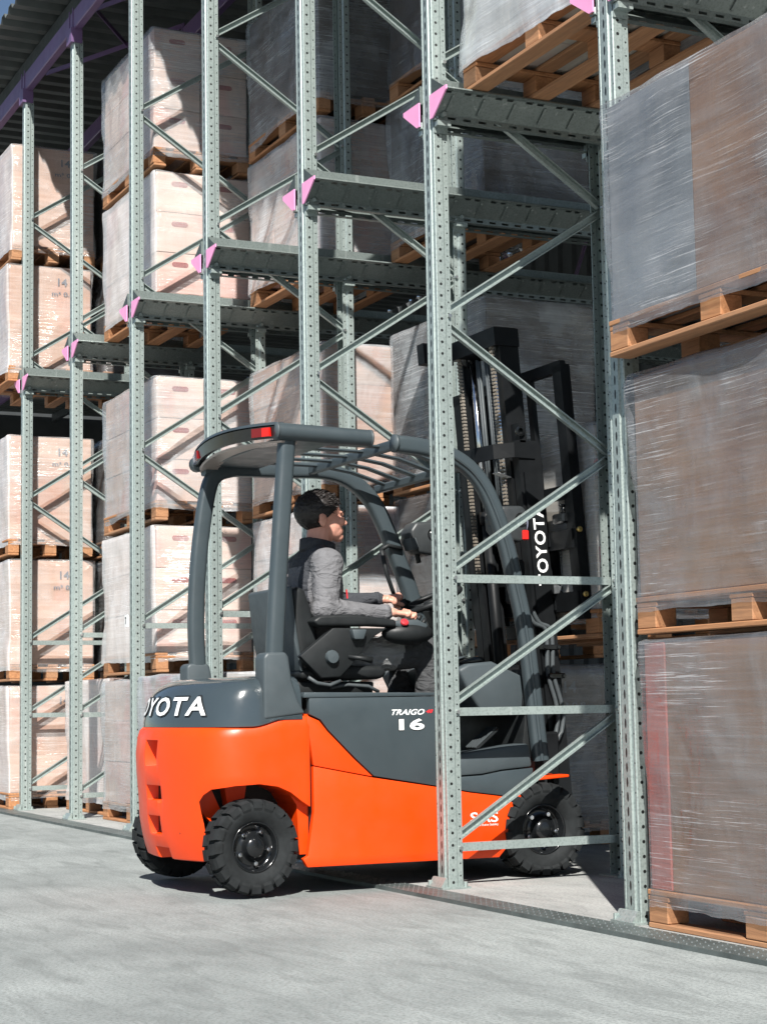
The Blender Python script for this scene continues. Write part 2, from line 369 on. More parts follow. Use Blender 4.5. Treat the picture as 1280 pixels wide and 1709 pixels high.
M['reddark'] = simple('dark_red_lens', (.18, .006, .006), .12, 0, .1)
M['clearlens'] = simple('clear_lens', (.30, .32, .42), .12, 0, .1)
M['reflector'] = simple('beige_reflector', (.36, .30, .27), .3, .1, .03, 2.)
M['white'] = simple('white_lettering', (.80, .81, .80), .45, 0, .03)
M['letshade'] = simple('letter_edge', (.012, .014, .016), .5)
M['red'] = simple('red_lettering', (.62, .03, .04), .45, 0, .05)
M['ink'] = simple('faded_blue_ink', (.13, .14, .17), .7, 0, .3, 40.)
M['redink'] = simple('faded_red_ink', (.50, .07, .10), .7, 0, .3, 40.)
M['yellow'] = simple('yellow_marking', (.80, .62, .05), .5)
M['eyewhite'] = simple('eye', (.30, .24, .22), .3)
M['skin'] = simple('skin', (.62, .30, .22), .45, 0, .10, 30., .1, 300)
M['hair'] = simple('dark_brown_hair', (.012, .009, .008), .5, 0, .5, 150., .6, 220)
def mat_cloth(name, col):
    t = NT(name); o = t.obj(); n = t.noise(t.map(o, (1, 1, 1.8), (.5, .3, 0)), 11, 3, .5, 1.5); w = t.noise(t.map(o, (1, 1, 2.2)), 30, 3, .6, .8); f = t.noise(o, 420, 2, .5)
    t.put(t.b.inputs['Base Color'], t.ramp(n, [(.3, tuple(c*.85 for c in col)), (.7, tuple(c*1.12 for c in col))]))
    t.b.inputs['Roughness'].default_value = .85
    t.bump(t.math('ADD', t.math('MULTIPLY', n, 1.2), t.math('ADD', t.math('MULTIPLY', w, .25), t.math('MULTIPLY', f, .02))), .8, .02); return t.m
M['jacket'] = mat_cloth('grey_work_jacket', (.135, .135, .143)); M['yoke'] = mat_cloth('charcoal_cloth', (.035, .038, .045)); M['trouser'] = mat_cloth('grey_work_trousers', (.22, .225, .225)); M['knee'] = mat_cloth('charcoal_knee_cloth', (.045, .047, .05))

# ------------------------------------------------------------------ setting
def plane(name, x0, y0, x1, y1, z, m):
    o = MB().add([(x0, y0, z), (x1, y0, z), (x1, y1, z), (x0, y1, z)], [(0, 1, 2, 3)]).build(name, m); return tag(o, kind='structure')
plane('ground', -300, -300, 300, 300, -.012, M['yard'])
o = MB().box((-26, -.03, -.3), (6, 7, 0)).build('rack_floor_slab', M['slab']); tag(o, kind='structure')
random.seed(3)
tp = thing('threshold_strip', 'long chequered steel strip laid on the ground along the front of the racking', 'steel strip', (-2, -.12, 0))
x = -17.0
while x < 4:
    x1 = x+2.75
    MB().box((x+.004, -.168, -.06), (x1-.004, -.034, .004)).build('plate', M['threshold'], tp); x = x1
b = MB()
for i in range(int(9.6/.044)):
    for j in range(4):
        cx = -7.4+i*.044+(.022 if j % 2 else 0); cy = -.155+j*.035; r = .0036
        b.add([(cx-r*1.5, cy, .004), (cx, cy-r, .004), (cx+r*1.5, cy, .004), (cx, cy+r, .004), (cx, cy, .0085)], [(0, 1, 4), (1, 2, 4), (2, 3, 4), (3, 0, 4)])
st = b.build('stud', M['stud'], tp); st['kind'] = 'stuff'

P = 1.4; D = .93; Z0 = .162; H = 1.114; TOP = 5.62
# roof ---------------------------------------------------------------
rf = thing('corrugated_roof', 'ribbed steel roof sheeting seen from below above the top of the racking', 'roof', (-8, 0, 6.1))
b = MB(); xs = []; x = -26.
while x < 4.2: xs += [(x, 6.07), (x+.08, 6.07), (x+.11, 6.115), (x+.19, 6.115)]; x += .22
n = len(xs); vs = [(a, -.24, z) for a, z in xs]+[(a, 7., z) for a, z in xs]; vs += [(a, -.24, z+.004) for a, z in xs]+[(a, 7., z+.004) for a, z in xs]
fs = []
for i in range(n-1): fs += [(i, i+1, n+i+1, n+i), (2*n+i, 3*n+i, 3*n+i+1, 2*n+i+1), (i, 2*n+i, 2*n+i+1, i+1)]
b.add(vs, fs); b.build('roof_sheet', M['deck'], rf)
for y in (.16, 1.7, 3.3, 5.0): MB().box((-26, y-.035, 5.93), (4, y+.035, 6.062)).build('purlin', M['dark_steel'], rf)
fl = MB()
for y in (-.02,): pass
wl = MB(); x = -26.
pts = []
while x < 4.2: pts += [(x, 7.), (x+.12, 7.), (x+.15, 7.04), (x+.27, 7.04)]; x += .3
n = len(pts); wl.add([(a, y, -.01) for a, y in pts]+[(a, y, 6.1) for a, y in pts], [(i, i+1, n+i+1, n+i) for i in range(n-1)])
tag(wl.build('backdrop_wall', M['dark_backdrop']), 'added dark ribbed backdrop wall keeping the gaps between loads dark', 'wall')  # unseen wall, added so the view between loads ends in darkness
tag(MB().box((-26.2, -.2, -.01), (-26.05, 7.04, 6.1)).build('backdrop_end_wall', M['dark_backdrop']), 'added dark end wall far at the left, closing off light under the roof', 'wall')  # unseen end wall, added with the rear one to keep the interior dark
for y, lab in ((.045, 'purple horizontal beam along the front tops of the uprights'), (.88, 'purple horizontal beam along the rear tops of the uprights, behind the front one'), (3.3, 'purple beam deep inside under the roof')):
    t = thing('top_beam', lab, 'beam', (-8, y, 5.72), 'purple beams under the roof')
    MB().box((-24, y-.03, 5.66), (3, y+.03, 5.80), ch=.006).build('beam', M['purple'], t)
    for k in range(-8, 1):
        xx = k*P
        MB().box((xx-.062, y-.05 if y < .5 else y-.035, 5.56), (xx+.062, y+.034, 5.67)).box((xx-.05, y-.036, 5.665), (xx-.038, y-.031, 5.82)).box((xx+.038, y-.036, 5.665), (xx+.05, y-.031, 5.82)).build('beam_shoe', M['purple'], t)
def rod(a, c, lab, m='purple'):
    o = MB().sweep([a, c], [(-.018, -.004), (.018, -.004), (.018, .004), (-.018, .004)]).build('bracing_strap', M[m]); tag(o, lab, 'bracing', 'purple straps bracing the roof')
    return o
rod((-8.4, .2, 5.84), (-7.0, .88, 5.84), 'purple strap under the roof crossing towards the left beam end')
rod((-7.0, .2, 5.85), (-8.4, 1.2, 5.85), 'purple strap under the roof leaning away from the second upright')
rod((-7.0, .2, 5.86), (-5.6, .88, 5.86), 'purple strap under the roof above the tall load')
rod((-6.35, 3.2, 4.15), (-5.35, 3.2, 3.3), 'left leg of the purple cross bracing deep in the dark bay')
rod((-5.05, 3.2, 4.15), (-5.65, 3.2, 3.3), 'right leg of the purple cross bracing deep in the dark bay')

# racking frames -------------------------------------------------------
def upright_profile(s):
    # s=+1: face at y=0, flanks running to +y
    p = [(-.022, 0), (.022, 0), (.025, .007), (.036, .009), (.039, .005), (.047, .005), (.05, .009), (.05, .044), (.043, .050), (.043, .074), (.038, .074), (.038, .048), (.046, .042), (.046, .012), (-.046, .012), (-.046, .042), (-.038, .048), (-.038, .074), (-.043, .074), (-.043, .050), (-.05, .044), (-.05, .009), (-.047, .005), (-.039, .005), (-.036, .009), (-.025, .007)]
    return [(x, y*s) for x, y in p]
def upright_mesh(s, h):
    b = MB(); b.prism(upright_profile(s), 2, .006, h); return b.mesh('upright')
UF, UR = upright_mesh(1, TOP-.03), upright_mesh(-1, TOP-.03)
for u in (UF, UR): u.materials.append(M['upright'])
def chan(a, c, open_=True):
    w = .017
    if open_: prof = [(-w, -.010), (w, -.010), (w, .012), (w-.005, .012), (w-.005, -.004), (-w+.005, -.004), (-w+.005, .012), (-w, .012)]
    else: prof = [(-w, -.012), (w, -.012), (w, .012), (-w, .012)]
    a = Vector(a); c = Vector(c); t = (c-a).normalized(); s = Vector((1, 0, 0)).cross(t)
    return MB().sweep([a, c], [(p, q) for p, q in prof], side=s)
def zz(k): return Z0+H*k
fr0 = thing('rack_frame', 'x', 'rack frame', (0, 0, 0), 'upright frames of the galvanised racking')
r = newobj('upright', UF, None, fr0); r.location = (0, .016, 0); r = newobj('upright', UR, None, fr0); r.location = (0, D, 0)
yf, yr = .080, D-.066
segs = [(yf, zz(0), yr, zz(0), 0), (yf, zz(0)+.03, yr, zz(.5)-.03, 1), (yf, zz(.5), yr, zz(.5), 0), (yf, zz(.5)+.03, yr, zz(1)-.03, 1), (yf, zz(1), yr, zz(1), 0)]
k = 1.; front = True
while k < 4.4:
    a = (yf if front else yr, zz(k)+(.03 if k == 1 else .018)); c = (yr if front else yf, zz(k+.5)-.018); segs.append((*a, *c, 1)); k += .5; front = not front
for y0, z0, y1, z1, op in segs:
    m = chan((0, y0-.01 if y0 < .5 else y0+.01, z0), (0, y1+.01 if y1 > .5 else y1-.01, z1), bool(op))
    if (y1-y0)*(1) < 0: m = chan((0, y1-.01, z1), (0, y0+.01, z0), True)
    m.build('brace', M['galv'], fr0)
for y, s in ((0, 1), (D, -1)):
    MB().prism([(-.075, y-.022*s), (.075, y-.022*s), (.075, y+.11*s), (-.075, y+.11*s)], 2, .0005, .008).prism([(y-.02*s, .008), (y+.012*s, .008), (y+.012*s, .045), (y+.004*s, .045)], 0, -.058, .058).cyl((-.055, y-.012*s, .004), (-.055, y-.012*s, .03), .009, 6, False).cyl((.064, y+.09*s, .004), (.064, y+.09*s, .028), .009, 6, False).build('base_plate', M['galv'], fr0)
b = MB()
for k in (0, .5, 1, 2, 3, 4): b.cyl((.036, yf, zz(k)), (.056, yf, zz(k)), .0085, 6, False)
for k in (0, .5, 1, 1.5, 2.5, 3.5, 4.5): b.cyl((.036, yr, zz(k)), (.056, yr, zz(k)), .0085, 6, False)
b.build('bolt', M['bolt'], fr0)['kind'] = 'stuff'
FL = {0: 'right-hand galvanised frame, its front upright partly behind the big wrapped loads', -1: 'galvanised frame standing in front of the forklift mast',
      -2: 'galvanised frame just behind the forklift, rising above the driver', -3: 'galvanised frame behind the rear of the forklift roof', -4: 'galvanised frame left of the forklift, carrying a small white tag',
      -5: 'galvanised frame second from the left edge', -6: 'leftmost galvanised frame whose top carries the purple beam'}
FR = {}
for k in range(0, -7, -1):
    f = fr0 if k == 0 else copy_tree(fr0, (k*P, 0, 0)); f['label'] = FL[k]; FR[k] = f
sg = MB().box((-5.648, -.012, 1.27), (-5.603, -.002, 1.345)).build('location_tag', M['white']); tag(sg, 'small white tag with a number on the front of an upright', 'sign')
text('tag_number', '7', M['letshade'], sg, (-5.637, -.0135, 1.285), (1, 0, 0), (0, 0, 1), None, .045, .02, depth=0.)

# pallet rails ---------------------------------------------------------
ZB = 3.243
def rail_meshes(s):
    """s=+1: carried on the right flank of an upright, shelf reaching to +x.  local origin at upright axis, z=ZB"""
    L = 4.2; y0 = .012
    prof = [(.052, .23), (.052, .0), (.098, .0), (.098, .003), (.058, .003), (.185, .138), (.205, .142), (.205, .146), (.06, .146), (.055, .23)]
    prof = [(.0535, .178), (.0535, .098), (.196, .098), (.199, .091), (.178, .084), (.083, .016), (.083, -.012), (.0535, -.012), (.0535, -.009), (.080, -.009), (.080, .0175), (.176, .0865), (.192, .092), (.191, .095), (.0565, .095), (.0565, .178)]
    b = MB(); b.prism([(x*s, z) for x, z in prof], 1, y0, L)
    y = .06
    while y < 3:                                     # pressed ribs on the sloping web
        a = Vector((.096*s, y, .0255)); c = Vector((.165*s, y+.0, .0747)); nn = Vector((.58*s, 0, -.81))
        b.sweep([a+nn*.0015, a+(c-a)*.08+nn*.004, a+(c-a)*.92+nn*.004, c+nn*.0015], [(-.006, -.003), (0, .005), (.006, -.003)], side=(0, 1, 0)); y += .15
    me = b.mesh('rail'); me.materials.append(M['rail'])
    e = MB(); e.prism([(.0505*s, -.004), (.076*s, -.004), (.203*s, .084), (.203*s, .102), (.0505*s, .102)], 1, .004, .0105); em = e.mesh('end_plate'); em.materials.append(M['pink'])
    k = MB()
    k.box((min(.0505*s, .09*s), .022, -.036), (max(.0505*s, .09*s), .085, -.014)).box((min(.0505*s, .056*s), .022, -.06), (max(.0505*s, .056*s), .085, .05))
    k.cyl((.05*s, .05, .012), (.10*s, .05, .012), .011, 6, False).cyl((.07*s, .03, -.005), (.07*s, .03, .02), .010, 6, False)
    km = k.mesh('bracket'); km.materials.append(M['galv'])
    return me, em, km
RM = {s: rail_meshes(s) for s in (1, -1)}
names = {0: 'right-hand frame', -1: 'frame in front of the mast', -2: 'frame above the driver', -3: 'frame behind the forklift roof', -4: 'frame with the small white tag', -5: 'second frame from the left', -6: 'leftmost frame'}
for k in range(0, -7, -1):
    for s in (1, -1):
        t = thing('pallet_rail', 'pink-ended slotted rail on the %s side of the %s' % ('right' if s > 0 else 'left', names[k]), 'pallet rail', (k*P, 0, ZB), 'pallet rails running into the lanes')
        me, em, km = RM[s]
        newobj('rail', me, None, t); newobj('end_plate', em, None, t); newobj('bracket', km, None, t)
        br = newobj('bracket', km, None, t); br.location = (0, D-.1, 0)

# ------------------------------------------------------------------ pallets and loads
LW, LD = 1.16, .68
def pallet_parts():
    B = {}
    B['deck_board'] = [((0, y, .108), (LW, y+w, .126)) for y, w in ((0, .085), (.15, .07), (.30, .08), (.46, .07), (.595, .085))]
    B['stringer_board'] = [((x, 0.002, .090), (x+.12, LD-.002, .107)) for x in (0, .52, 1.04)]
    B['block'] = [((x+.003, y, .019), (x+.112, y+w, .0895)) for x in (0, .525, 1.045) for y, w in ((.002, .085), (.295, .09), (.593, .085))]
    B['bottom_board'] = [((0.001, y, 0), (LW-.001, y+w, .018)) for y, w in ((0, .085), (.295, .09), (.595, .085))]
    return B
PB = {}
for nm, L in pallet_parts().items():
    for lo, hi in L:
        key = (nm, tuple(round(hi[i]-lo[i], 3) for i in range(3)))
        if key not in PB:
            me = MB().box((0, 0, 0), tuple(hi[i]-lo[i] for i in range(3)), ch=.003).mesh(nm); me.materials.append(M['wood']); PB[key] = me
def put_pallet(t, loc=(0, 0, 0)):
    p = bpy.data.objects.new('pallet', None); C.objects.link(p); p.parent = t; p.location = loc
    for nm, L in pallet_parts().items():
        for lo, hi in L:
            o = newobj(nm, PB[(nm, tuple(round(hi[i]-lo[i], 3) for i in range(3)))], None, p); o.location = lo
            o.rotation_euler = (0, 0, random.uniform(-.006, .006))
    return p
def film_mesh(h, seed, amp=.02, z0=.075, top=.0, ear=.035):
    """draped film shell: rounded box grid whose walls belly, wave and gather at the foot"""
    rnd = random.Random(seed); nu, nv = 30, 26; m = .010
    cor = [(-m, -m), (LW+m, -m), (LW+m, LD+m), (-m, LD+m)]; ring = []; nrm = []; R_ = .032
    dirs = [(0, -1), (1, 0), (0, 1), (-1, 0)]
    for i in range(4):
        a = Vector(cor[i]); c = Vector(cor[(i+1) % 4]); e_ = (c-a).normalized(); n_ = 32 if i % 2 == 0 else 20; n0 = Vector(dirs[i]); n1 = Vector(dirs[(i+1) % 4])
        for j in range(n_+1): ring.append((a+e_*R_).lerp(c-e_*R_, j/n_)); nrm.append(n0)
        cc = c-e_*R_-n0*R_
        for q in (.25, .5, .75): d_ = (n0*math.cos(q*math.pi/2)+n1*math.sin(q*math.pi/2)); ring.append(cc+d_*R_); nrm.append(d_)
    N = len(ring); vs = []; cxy = Vector((LW/2, LD/2)); ph = rnd.uniform(0, 50)
    neck = [rnd.uniform(.45, 1.) for _ in range(4)]; nz = [rnd.uniform(.1, .45) for _ in range(4)]
    for j in range(nv+1):
        v = j/nv; z = z0+(h-z0)*v
        for i, p in enumerate(ring):
            e = Vector((p.x, p.y)); d = Vector((0, 0))
            # outward direction
            q = noise.noise(Vector((p.x*2.2+ph, p.y*2.2, z*2.0)))
            q2 = noise.noise(Vector((p.x*7+ph, p.y*7, z*5+ph)))
            # corners pulled inwards half way up, flared at top
            cd = min((e-Vector(c)).length for c in cor); ci = min(range(4), key=lambda c: (e-Vector(cor[c])).length)
            pull = -amp*2.0*neck[ci]*math.exp(-((v-nz[ci])/.16)**2)*math.exp(-cd/.12)+amp*.9*neck[ci]*max(0, v-.8)*4*math.exp(-cd/.1)
            off = amp*(.9*q+.35*q2)+pull
            off = max(off, -.012)
            e = e+nrm[i]*off
            sag = top*noise.noise(Vector((p.x*3+ph, p.y*3, 0))) if j == nv else 0
            zz_ = z+(rnd.uniform(-.002, .003)+.02*q if j == 0 else 0)+sag
            if j == nv: e = e.lerp(cxy, .012)
            vs.append((e.x, e.y, zz_))
    fs = [(j*N+i, j*N+(i+1) % N, (j+1)*N+(i+1) % N, (j+1)*N+i) for j in range(nv) for i in range(N)]
    # top, rings shrinking to the centre
    base = nv*N; prev = base
    for k, s in enumerate((.97, .9, .6, .25)):
        st = len(vs)
        for i in range(N):
            x, y, z = vs[base+i]; p = Vector((x, y)).lerp(cxy, 1-s); vs.append((p.x, p.y, h+.006+.008*noise.noise(Vector((p.x*4+ph, p.y*4, 3)))))
        fs += [(prev+i, prev+(i+1) % N, st+(i+1) % N, st+i) for i in range(N)]; prev = st
    vs.append((cxy.x, cxy.y, h+.006)); c = len(vs)-1
    fs += [(prev+i, prev+(i+1) % N, c) for i in range(N)]
    b = MB(); b.add(vs, fs, True); me = b.mesh('stretch_film'); return me
def carton_blocks(style, h):
    """list of (lo,hi) for the cartons of a load, pallet deck at .127"""
    g = .004; z0 = .128; out = []
    if style == 'tiers':
        n = 3; dz = (h-z0)/n
        for k in range(n):
            for i in range(2):
                for j in range(2): out.append(((.01+i*.57+g, .01+j*.33+g, z0+k*dz+.001), (.01+(i+1)*.57-g, .01+(j+1)*.33-g, z0+(k+1)*dz-.002)))
    elif isinstance(style, float):
        for a_, b_ in ((.012, style), (style+.002, LW-.012)): out.append(((a_, .012, z0), (b_, LD-.012, h-.004)))
    elif style == 'big':
        for i in range(2):
            out.append(((.01+i*.57+g, .01, z0), (.01+(i+1)*.57-g, LD-.01, h-.004)))
    else:
        hs = (z0, z0+(h-z0)*.36, z0+(h-z0)*.70, h-.004)
        for k in range(3):
            for i in range(3): out.append(((.01+i*.38+.001, .012+.004*(k % 2), hs[k]+.0005), (.01+(i+1)*.38-.001, LD-.012-.01*(k % 2), hs[k+1]-.0005)))
    return out
CB_ = {}
def carton_mesh(dim, m):
    key = (tuple(round(d, 3) for d in dim), m)
    if key not in CB_:
        me = MB().box((0, 0, 0), dim, ch=.003).mesh('carton'); me.materials.append(M[m]); CB_[key] = me
    return CB_[key]
HH = MB(); HH.prism([(y+.35*0, z) for y, z in circ(.017, 8, .10, 0, -math.pi/2, math.pi/2, True)+circ(.017, 8, .02, 0, math.pi/2, 1.5*math.pi, True)], 0, -.0005, .0015)
HHM = HH.mesh('hand_hole'); HHM.materials.append(simple('hand_hole_red', (.30, .09, .085), .8, 0, .2, 60))
FM = {}
def load(cx, y0, z0, h, style, card, film, label, group, seed=None, mark=None, amp=.02, pal=True, rot=0.):
    t = thing('wrapped_pallet_load', label, 'pallet load', (cx-LW/2, y0, z0), group); t.rotation_euler = (0, 0, rot)
    put_pallet(t)
    for lo, hi in carton_blocks(style, h):
        dim = tuple(hi[i]-lo[i] for i in range(3)); o = newobj('carton', carton_mesh(dim, 'card_brown' if isinstance(style, float) and lo[0] > .1 else card), None, t)
        o.location = (lo[0]+random.uniform(-.003, .003), lo[1]+random.uniform(-.003, .003), lo[2])
        if style == 'tiers' and hi[0] > 1.0:
            hh = newobj('hand_hole', HHM, None, o); hh.location = (dim[0], dim[1]*.5-.06, dim[2]*.72)
        if mark and style == 'big' and hi[0] > 1.0:
            for nm, tx, mt, yy, zf, hgt, wd in mark:
                text(nm, tx, M[mt], None, (0, 0, 0), (0, 1, 0), (0, 0, 1), wd, hgt, .01, depth=.0012)
                ob = C.objects[-1] if False else bpy.data.objects[[q.name for q in bpy.data.objects if q.name.startswith(nm)][-1]]
                ob.parent = o; ob.location = (dim[0], yy, zf*dim[2])
    sd = seed if seed is not None else random.randrange(8)
    key = (round(h, 2), sd, amp)
    if key not in FM: FM[key] = film_mesh(h, sd, amp)
    me = FM[key]
    if me.materials: me = me.copy(); me.materials.clear()
    me.materials.append(M[film]); newobj('stretch_film', me, None, t)
    return t
G = 'wrapped pallet loads stored in the racking'
mk14 = [('carton_mark', '14', 'ink', .36, .84, .055, .06), ('carton_mark', 'm³ 0.8', 'ink', .33, .77, .03, .12)]
for k, (lab, film, card, seed, am, st_, hh) in enumerate([
    ('big wrapped load at the bottom right on the ground, red print at its left', 'film_clear', 'card_edge', 1, .016, .13, .95),
    ('big brown wrapped load at the right edge, middle of the nearest stack', 'film_clear', 'card_brown', 2, .022, .77, .89),
    ('big silvery wrapped load at the right edge, topmost of the nearest stack of three', 'film_clear', 'card_blue', 3, .028, .50, .89)]):
    load((.705, .70, .685)[k], (.0, -.005, -.07)[k], (0.0, .975, 1.93)[k], hh, st_, card, film, lab, G, seed, None, am)
load(.72, .16, ZB+.101, .9, 'rows', 'card_brown', 'film', 'load on the rails above the nearest stack, only its dark underside showing', G, 4)
load(-.70, .13, ZB+.101, .93, 'rows', 'card_grey', 'film_milky', 'bluish wrapped load on the high rails above the mast, its wooden underside showing', G, 5, None, .03)
load(-.70, .13, ZB+.101+.97, .9, 'rows', 'card_grey', 'film_milky', 'wrapped load stacked out of sight upon the high bluish load above the mast', G, 6)
load(-.70, .90, ZB+.101, .93, 'rows', 'card_brown', 'film', 'second load on the high rails, behind the bluish one above the mast', G, 2)
# the carried load
cl = load(-2.08, .872, 1.035, .96, 'big', 'card_grey', 'film', 'wrapped load with red lettering carried on the forks behind the mast', 'x', 7, None, .015); del cl['group']
def on_face(t, nm, tx, mt, y, z, w, h_, x=1.151, bold=.02):
    text(nm, tx, M[mt], t, wloc(t)+Vector((x, y, z)), (0, 1, 0), (0, 0, 1), w, h_, bold, depth=.0015)
on_face(cl, 'lettering', 'CO', 'redink', .0, .74, .20, .07); on_face(cl, 'lettering', 'RE', 'redink', .02, .33, .22, .075)
# lane by lane, rows and levels
lv = (0, .985, 1.965); uz = (ZB+.101, ZB+.101+.975)
hn = ('on the floor', 'second level', 'third level', 'on the high rails', 'topmost under the roof')
def stack(cx, y0, style, cards, film, who, n3=3, n2=2, seed=0, mark=False):
    for i in range(n3+n2):
        z, h = (lv[i], .945) if i < n3 else (uz[i-n3], .945)
        t = load(cx+random.uniform(-.012, .012), y0+random.uniform(-.015, .015), z, h, style, (cards[i % len(cards)] if not (cx == -4.9 and i > 3) else 'card_shaded'), film[i % len(film)], '%s, %s' % (who, hn[i if i < n3 else 3+i-n3]), G, (seed+i*3) % 8, None, .022, rot=random.uniform(-.008, .008))  # topmost load behind the driver takes the carton with painted-in shade
        if mark: on_face(t, 'carton_mark', '14', 'ink', .40, .80, .075, .06); on_face(t, 'carton_mark', 'm³ 0.8', 'ink', .35, .715, .18, .035)
stack(-3.5, 1.14, 'big', ('card_shaded',), ('film', 'film_shaded', 'film'), 'wrapped load in the dark lane behind the mast', 3, 2, 1, True)
stack(-4.9, .80, 'rows', ('card_tan', 'card_pale'), ('film', 'film_milky'), 'wrapped load in the lane seen behind the driver', 3, 2, 4)
load(-4.9, .03, 0, .95, 'rows', 'card_red', 'film_milky', 'low pinkish wrapped load standing just behind the forklift rear', G, 2, None, .02)
stack(-6.3, .21, 'tiers', ('card_pale',), ('film', 'film_thin'), 'pale carton load with red hand holes left of the forklift', 3, 2, 2)
load(-7.7, .34, 0, .97, 'big', 'card_pale', 'film_thin', 'lone pinkish wrapped load on the floor between the two left frames', G, 6, None, .03)
stack(-9.1, -.05, 'big', ('card_tan',), ('film_thin',), 'pinkish carton load at the left edge of the picture', 3, 2, 5, True)
stack(-9.1, .72, 'big', ('card_shaded',), ('film_shaded',), 'brown load behind the leftmost stack', 3, 2, 3)

#%%FORKLIFT%%
# ------------------------------------------------------------------ forklift
XC, XR, XL = -2.08, -1.56, -2.60
fk = thing('forklift', 'orange and slate grey counterbalance forklift standing in the racking lane with a driver aboard', 'forklift', (XC, 0, 0))
def mir(x): return 2*XC-x
half = [(.52, -.50), (.52, -.58), (.52, -.66), (.518, -.74), (.508, -.81), (.488, -.865), (.455, -.912), (.41, -.95), (.35, -.983), (.28, -1.011), (.20, -1.035), (.10, -1.052), (0, -1.058)]
half = [(x, y if y > -.66 else -.66+(y+.66)*.93) for x, y in half]
outl = half+[(-x, y) for x, y in reversed(half[:-1])]
def densify(pl, n=3):
    o = []
    for i in range(len(pl)-1):
        p0, p1, p2, p3 = pl[max(i-1, 0)], pl[i], pl[i+1], pl[min(i+2, len(pl)-1)]
        for k in range(n):
            t = k/n; o.append(tuple(.5*((2*p1[j])+(-p0[j]+p2[j])*t+(2*p0[j]-5*p1[j]+4*p2[j]-p3[j])*t*t+(-p0[j]+3*p1[j]-3*p2[j]+p3[j])*t**3) for j in (0, 1)))
    return o+[pl[-1]]
outl = densify(outl)
def ss(t): t = max(0, min(1, t)); return t*t*(3-2*t)
def shell(levels, topfn=None, front=-.50):
    """levels: (z, rear inset, side inset)"""
    vs = []; n = len(outl)
    for z, ri, si in levels:
        for x, y in outl:
            r = ss((-.62-y)/.40); yy = y+r*ri; k = 1-si/.52
            zz_ = topfn(z, y) if topfn else z
            vs.append((XC+x*k, max(yy, -1.2) if y < front else front, zz_))
    m = len(levels); fs = [(j*n+i, j*n+(i+1) % n, (j+1)*n+(i+1) % n, (j+1)*n+i) for j in range(m-1) for i in range(n)]
    fs += [tuple(range(n-1, -1, -1)), tuple((m-1)*n+i for i in range(n))]
    return vs, fs
vs, fs = shell([(.13, .062, .02), (.135, .052, .012), (.17, .040, .008), (.22, .028, .004), (.29, .016, 0), (.38, .012, 0), (.48, .003, 0), (.56, 0, 0), (.63, .008, 0), (.66, .018, .003), (.672, .030, .010), (.679, .05, .024)], lambda z, y: z+(.042*ss((y+.76)/.2) if z > .6 else 0))
cw = MB().add(vs, fs, True).build('cw', None)
arch = MB().prism([(-.895, -.1), (-.90, .16), (-.912, .25), (-.926, .33), (-.932, .375), (-.922, .402), (-.90, .425), (-.82, .438), (-.72, .443), (-.64, .43), (-.585, .405), (-.54, .37), (-.45, .312), (-.45, -.1)], 0, -3, -1).build('arch', None)
cut = [arch]
for z0, z1 in ((.50, .625), (.357, .438), (.215, .312), (.10, .182)):
    for s in (1,):
        yb = -.955 if z0 > .2 else -.92
        a, b_ = XC-.03, XC+.125; x0, x1 = min(a, b_), max(a, b_)
        if z0 == .10: x0, x1 = x0+.035, x1+.035
        v = [(x0, -1.2, z0), (x1, -1.2, z0), (x1, -1.2, z1), (x0, -1.2, z1), (x0+.015, yb, z0+.02), (x1-.015, yb, z0+.02), (x1-.015, yb, z1-.004), (x0+.015, yb, z1-.004)]
        cut.append(MB().add(v, [(0, 3, 2, 1), (4, 5, 6, 7), (0, 1, 5, 4), (1, 2, 6, 5), (2, 3, 7, 6), (3, 0, 4, 7)]).build('v', None))
x0 = XC+.095; cut.append(MB().box((x0, -1.2, .362), (x0+.042, -.5, .434)).build('v', None))
boolean(cw, cut)
bv = cw.modifiers.new('bv', 'BEVEL'); bv.width = .007; bv.segments = 2; bv.limit_method = 'ANGLE'; bv.angle_limit = math.radians(50)
cwo = evald(cw, 'counterweight', M['orange'], None, True, 38)
for c in cut: bpy.data.objects.remove(c, do_unlink=True)
for v in cwo.data.vertices: v.co -= Vector((XC, 0, 0))
cwo.parent = fk
CAPL = [(.672, .040, .004), (.675, .034, -.001), (.70, .036, .0), (.74, .046, .006), (.78, .058, .012), (.815, .075, .02), (.843, .10, .034), (.862, .135, .055), (.875, .185, .09), (.880, .25, .14)]
vs, fs = shell(CAPL, lambda z, y: z+(.040*ss((y+.76)/.2) if z < .68 else 0), -.53)
cap = MB().add(vs, fs, True).build('rear_hood', M['greycap'], fk, 50)
# lettering that follows the curve of the hood
arc = []; acc = 0
for i, p in enumerate(outl):
    if i: acc += math.dist(p, outl[i-1])
    arc.append(acc)
mid = acc/2
def cap_pt(s, z, lift=.002):
    a = mid-s                                       # s grows to the right when seen from behind
    i = max(1, min(len(arc)-1, next((k for k, q in enumerate(arc) if q > a), len(arc)-1))); t = (a-arc[i-1])/(arc[i]-arc[i-1]+1e-9)
    x = outl[i-1][0]*(1-t)+outl[i][0]*t; y = outl[i-1][1]*(1-t)+outl[i][1]*t
    for (za, ra, sa), (zb, rb, sb) in zip(CAPL, CAPL[1:]):
        if za <= z <= zb: q = (z-za)/(zb-za); ri = ra+(rb-ra)*q; si = sa+(sb-sa)*q; break
    dx, dy = outl[i][0]-outl[i-1][0], outl[i][1]-outl[i-1][1]; l = math.hypot(dx, dy)
    nx, ny = dy/l, -dx/l
    if ny > 0: nx, ny = -nx, -ny
    r = ss((-.62-y)/.40)
    return Vector((XC+x*(1-si/.52)+nx*lift, y+r*ri+ny*lift, z))
TW = .82
